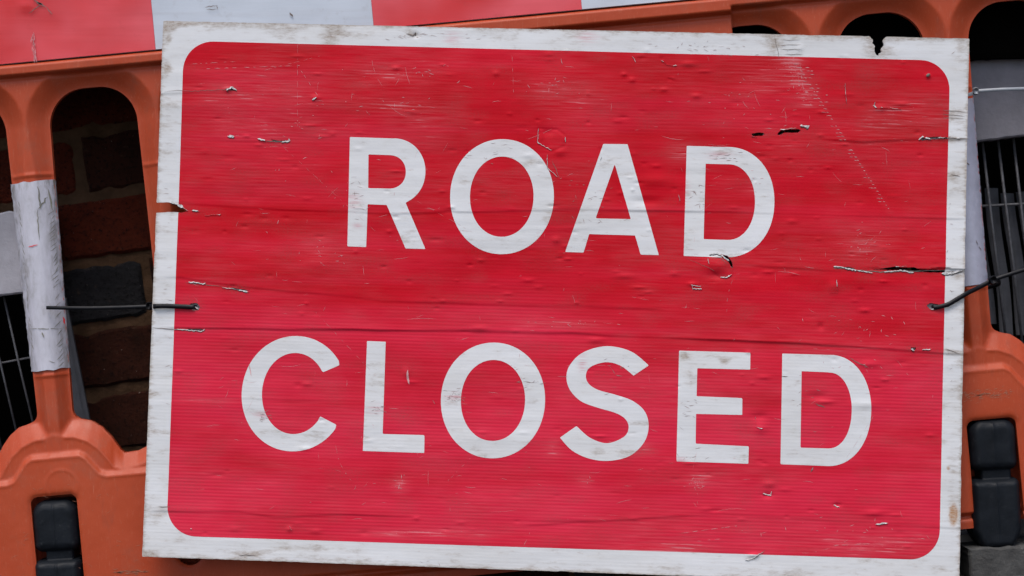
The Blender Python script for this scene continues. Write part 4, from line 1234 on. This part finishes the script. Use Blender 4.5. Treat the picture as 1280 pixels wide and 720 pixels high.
shred_line([(212, 411), (232, 412), (252, 414), (257, 411)], 1.6); shred_line([(244, 383), (249, 386)], 2.2)
shred_line([(673, 160), (672, 178), (682, 184), (690, 188)], .9, 1.5); shred_line([(684, 193), (684, 210), (697, 221)], .6, 1.5)
shred_line([(706, 171), (707, 178)], .8)
shred_line([(886, 318), (896, 316), (904, 321), (911, 326)], 2.6, 1.4); shred_line([(884, 322), (886, 330)], .8, 1.4); shred_line([(900, 346.5), (908, 347), (914, 343)], 1.5, 1.4)
shred_line([(864, 356), (866, 361), (877, 361)], 1.1); shred_line([(863, 356), (876, 358)], .7); shred_line([(1045, 349), (1046, 366), (1036, 366)], .9, 1.5)
shred_line([(848, 243), (850, 252)], .8); shred_line([(1056, 103), (1058, 130)], .7, 1.3); shred_line([(1094, 127), (1092, 132), (1096, 135)], 1.2); shred_line([(1100, 134), (1113, 135), (1126, 136), (1126, 140)], 1.0)
shred_line([(1148, 175), (1153, 171), (1164, 174)], 2.0); shred_line([(1172, 172), (1186, 172), (1200, 173)], 1.2)
shred_line([(1137, 436), (1142, 438)], 2.4); shred_line([(1151, 437), (1162, 436)], 1.6)
shred_line([(930, 698), (938, 697), (945, 692), (952, 688)], 1.7); shred_line([(952, 616), (962, 618), (963, 612)], 1.2); shred_line([(1040, 630), (1048, 633)], 1.1); shred_line([(1092, 654), (1108, 652)], 1.5)
shred_line([(943, 520), (944, 533), (952, 535)], .9, 1.5); shred_line([(1162, 386), (1170, 386.5)], 1.3); shred_line([(750, 200), (752, 196)], 1.0)
shred_line([(363, 656), (366, 661)], 1.6); shred_line([(240, 659), (242, 660)], 2.0); shred_line([(701, 73), (703, 80)], 1.2); shred_line([(826, 75), (834, 81), (846, 82)], .8)
shred_line([(390, 125), (396, 122)], 1.6); shred_line([(1015, 582), (1013, 588)], 1.4); shred_line([(790, 70), (795, 78)], .8)
ribbons('torn_shred', sh, M['shred'], .0006, sign, kind='stuff', label='curled white shreds along the tears')
ribbons('shred_shade', dk, M['cut_shade'], .0004, sign, kind='stuff', label='painted shade under the torn shreds')
gm = []
def grime_line(pts, wd, amp=.5): 
    path = []
    for i in range(len(pts) - 1): path += wiggle(pts[i], pts[i + 1], max(2, int(math.hypot(pts[i + 1][0] - pts[i][0], pts[i + 1][1] - pts[i][1]) / 4)), amp)[:-1]
    path.append(pts[-1]); gm.append((path, wd, 0))
for pts, wd in [([(205, 115), (222, 112.5), (240, 114), (285, 112)], .45), ([(1186, 172), (1212, 174)], 1.0), ([(1180, 436), (1198, 442)], .8), ([(1040, 335), (1100, 340), (1180, 338)], 1.1), ([(1181, 340), (1204, 339)], .9),
        ([(190, 409), (212, 411), (238, 413)], .9), ([(330, 176), (362, 178)], 1.0), ([(232, 353), (280, 358)], .6), ([(508, 42), (516, 45), (520, 41), (519, 44.5)], 1.6), ([(886, 323), (900, 322), (908, 330)], .6),
        ([(1018, 504), (1030, 509)], 1.2), ([(1060, 447), (1085, 460)], .8), ([(940, 697), (955, 686)], .8), ([(280, 112), (292, 110)], .9), ([(1178, 138), (1208, 140)], .6), ([(1178, 143), (1208, 145)], .6), ([(1178, 147), (1208, 149)], .5),
        ([(968, 44), (974, 74)], .5), ([(978, 50), (1000, 50)], .5), ([(975, 56), (1002, 56)], .5), ([(976, 62), (1002, 62)], .6), ([(980, 68), (1004, 68)], .6), ([(1013, 584), (1012, 590)], .8), ([(975, 470), (984, 470.5)], 1.2),
        ([(854, 321), (910, 346)], .3), ([(300, 692), (322, 692)], .9), ([(200, 632), (215, 632)], .8), ([(690, 201), (700, 224)], .5), ([(1188, 218), (1200, 221)], .9)]:
    grime_line(pts, wd)
ribbons('grime_line', gm, M['grime'], .0005, sign, kind='stuff', label='dark grime lines along creases and tears')
mk = []
for (cx, cy, rx, ry, n) in [(565, 496, 16, 7, 26), (470, 510, 12, 6, 14), (660, 478, 14, 5, 16), (328, 519, 10, 5, 14), (445, 250, 12, 20, 14), (600, 190, 30, 12, 14), (735, 250, 30, 30, 20), (900, 196, 16, 5, 16), (870, 245, 10, 14, 14), (770, 470, 20, 20, 14), (858, 500, 8, 30, 16), (1000, 500, 16, 30, 12), (860, 575, 20, 5, 8), (520, 44, 120, 6, 26), (900, 58, 120, 7, 26), (205, 400, 8, 200, 30), (1192, 380, 9, 220, 44), (500, 704, 220, 6, 34)]:
    for _ in range(n):
        x = cx + random.gauss(0, rx * .6); y = cy + random.gauss(0, ry * .6); L = random.uniform(1.5, 8); an = random.gauss(0.0, .25) if random.random() < .75 else random.uniform(-1.5, 1.5)
        q = (x + L * math.cos(an), y + L * math.sin(an))
        if 205 < x < 1198 and x < 1196 - (y - 48) * .02 and 188 < q[0] < 1194 and y > 34 + (x - 204) * .022 and y < 690 + (x - 190) * .033: mk.append((wiggle((x, y), q, 3, .2), random.uniform(.2, .55), 0))
ribbons('scuff', mk, M['grime_red'], .00042, sign, kind='stuff', label='reddish brown scuffs across the white border and letters')
# small rivets / staples pressed into the face
for (x, y) in [(1160, 94)]:
    V = []; F = []; hh = float(sign_h(np.array([x] * 60, float), np.array([y] * 60, float))[0]) / 1000
    V.append((FX(x), -hh - .0014, FZ(y)))
    for k in range(14): t = k / 14 * 2 * math.pi; V.append((FX(x + 1.8 * math.cos(t)), -hh - .0012, FZ(y + 1.8 * math.sin(t))))
    for k in range(14): t = k / 14 * 2 * math.pi; V.append((FX(x + 2.6 * math.cos(t + .3)), -hh - .0003, FZ(y + 2.2 * math.sin(t))))
    for k in range(14): F.append([0, 1 + k, 1 + (k + 1) % 14]); F.append([1 + k, 15 + k, 15 + (k + 1) % 14, 1 + (k + 1) % 14])
    mesh_obj('staple_mark', V, F, M['grime'], sign)

# ---------------------------------------------------------------- cable ties
def tie_head(V, F, c, ax, w, l, t):
    """small chamfered box with a ridge, centred c, long axis ax"""
    c = Vector(c); ax = Vector(ax).normalized(); yv = Vector((0, 1, 0)); up = ax.cross(yv).normalized()
    i0 = len(V)
    for (fy, sc_) in ((-.5, .78), (-.25, 1), (.3, 1), (.5, .85)):
        for k in range(12):
            th = 2 * math.pi * (k + .5) / 12; cx = math.copysign(abs(math.cos(th)) ** .55, math.cos(th)); cz = math.copysign(abs(math.sin(th)) ** .55, math.sin(th))
            V.append(tuple(c + ax * (cx * l / 2 * sc_) + up * (cz * w / 2 * sc_) + yv * (fy * t)))
    for l_ in range(3):
        for k in range(12): F.append([i0 + l_ * 12 + k, i0 + l_ * 12 + (k + 1) % 12, i0 + (l_ + 1) * 12 + (k + 1) % 12, i0 + (l_ + 1) * 12 + k])
    F.append([i0 + k for k in range(12)]); F.append([i0 + 36 + k for k in range(12)][::-1])
def spl(pts, n=8):
    pts = [tuple(p) for p in pts]; return [Vector(p) for p in catmull([np.array(p) for p in pts], n)]
SHY = lambda x, y: -float(sign_h(np.full(60, float(x)), np.full(60, float(y)))[0]) / 1000
# left black tie: tail over the white sleeve, head beside the sign, strap into the hole
t1 = empty('cable_tie', P(188, 384, .012)); tag(t1, 'black cable tie on the left edge of the sign, tail reaching over the white sleeve', 'cable tie')
V = []; F = []
strap(V, F, spl([P(58, 384.5, .028), P(75, 384.8, .022), P(110, 385.2, .016), P(150, 384.4, .013), P(186, 383, .010)]), .0046, .0011)
mesh_obj('tail', V, F, M['tie'], t1)
V = []; F = []
strap(V, F, spl([P(186, 383, .009), P(193, 382.8, SHY(198, 383) - .002), P(199, 382.5, SHY(203, 383) - .0035), P(210, 382.5, SHY(210, 383) - .0030), P(222, 383, SHY(222, 383) - .0026), P(236, 383.6, SHY(236, 384) - .0022), P(243, 384, SHY(243, 384) - .001), P(246, 384.3, .004), P(240, 384.3, .014), P(222, 384, .05), P(205, 384, .1), P(180, 384, .104), P(171, 384, .08), P(172, 384, .04), P(182, 384, .014)], 6), .0058, .0012)
mesh_obj('strap', V, F, M['tie'], t1)
V = []; F = []; tie_head(V, F, P(187.5, 382.5, .009), (1, 0, 0), .0105, .010, .007); mesh_obj('head', V, F, M['tie'], t1)
# right black tie
t2 = empty('cable_tie', P(1241, 350, .012)); tag(t2, 'black cable tie slanting up from the right edge of the sign', 'cable tie')
V = []; F = []
strap(V, F, spl([P(1162, 384.5, .012), P(1166, 384.3, SHY(1166, 384) + .001), P(1171, 384, SHY(1171, 384) - .0015), P(1178, 382.5, SHY(1178, 382) - .0030), P(1186, 380, SHY(1186, 380) - .0030), P(1198, 373, SHY(1198, 373) - .0030), P(1209, 366.5, SHY(1202, 366) - .001), P(1224, 359, .007), P(1241, 350, .011)]), .0056, .0012)
mesh_obj('strap', V, F, M['tie'], t2)
V = []; F = []
strap(V, F, spl([P(1241, 350, .012), P(1262, 343, .012), P(1285, 336, .014), P(1310, 330, .02)]), .0048, .0011)
mesh_obj('tail', V, F, M['tie'], t2)
V = []; F = []
strap(V, F, spl([P(1162, 384.5, .012), P(1176, 380, .06), P(1195, 372, .102), P(1225, 362, .104), P(1247, 356, .08), P(1250, 352, .04), P(1243, 350, .016)]), .0048, .0011)
mesh_obj('loop', V, F, M['tie'], t2)
V = []; F = []; tie_head(V, F, P(1241, 350, .010), (1, 0, .45), .0105, .0105, .008); mesh_obj('head', V, F, M['tie'], t2)
# white tie
t3 = empty('cable_tie', P(1219, 115, .014)); tag(t3, 'white cable tie stretched across the pale board near the top right corner of the sign', 'cable tie')
V = []; F = []
strap(V, F, spl([P(1219, 114, .014), P(1240, 112.5, .012), P(1262, 111.5, .010), P(1300, 110.5, .012)]), .0044, .0010)
mesh_obj('tail', V, F, M['tie_white'], t3)
V = []; F = []
strap(V, F, spl([P(1219, 115, .014), P(1212, 118, .010), P(1200, 119, .012), P(1180, 118, .05), P(1185, 117, .1), P(1212, 116, .104), P(1222, 115, .08), P(1221, 114, .03)]), .0044, .0010)
mesh_obj('strap', V, F, M['tie_white'], t3)
V = []; F = []; tie_head(V, F, P(1219.5, 114, .012), (1, 0, .05), .0095, .0075, .007); mesh_obj('head', V, F, M['tie_white'], t3)

# punctures and cracks in the top board film
V = []; F = []
def flat_ribbon(pts, w):
    i0 = len(V)
    for k, (x, y) in enumerate(pts):
        x1, y1 = pts[max(k - 1, 0)]; x2, y2 = pts[min(k + 1, len(pts) - 1)]; L = math.hypot(x2 - x1, y2 - y1) + 1e-9
        nx, ny = -(y2 - y1) / L, (x2 - x1) / L; ww = w * (1 - abs(2 * k / (len(pts) - 1) - 1) ** 2 * .8) / 2
        for sg in (-1, 1): V.append((FX(x + nx * ww * sg, YB), YB - .0012, FZ(y + ny * ww * sg, YB)))
    for k in range(len(pts) - 1): F.append([i0 + 2 * k, i0 + 2 * k + 1, i0 + 2 * k + 3, i0 + 2 * k + 2])
for p, q, w in [((40, -2), (58, 9), 1.6), ((58, 9), (66, 18), 1.0), ((52, 5), (36, 17), 1.0), ((46, 4), (54, 5), 2.4), ((256, 9), (272, 7), 1.0), ((258, 12), (271, 12), .8), ((271, 7), (272, 12), .9), ((362, 16), (366, 21), 2.2)]:
    flat_ribbon(wiggle(p, q, 6, .5), w)
o = mesh_obj('crack', V, F, M['grime'], tb); o['kind'] = 'stuff'
V = []; F = []
for k in range(26):
    x = 41 + k * .12 + random.uniform(-2, 2); y = 40 + k * 1.3; flat_ribbon([(x, y), (x + random.uniform(-1, 1), y + random.uniform(2, 6)), (x + random.uniform(-1, 1), y + 7)], random.uniform(.4, 1.1))
o = mesh_obj('scuff', V, F, M['scratch'], tb); o['kind'] = 'stuff'
import bmesh as _b
print('bricks', nb, 'tris', sum(sum(len(p.vertices) - 2 for p in o.data.polygons) for o in bpy.data.objects if o.type == 'MESH'))
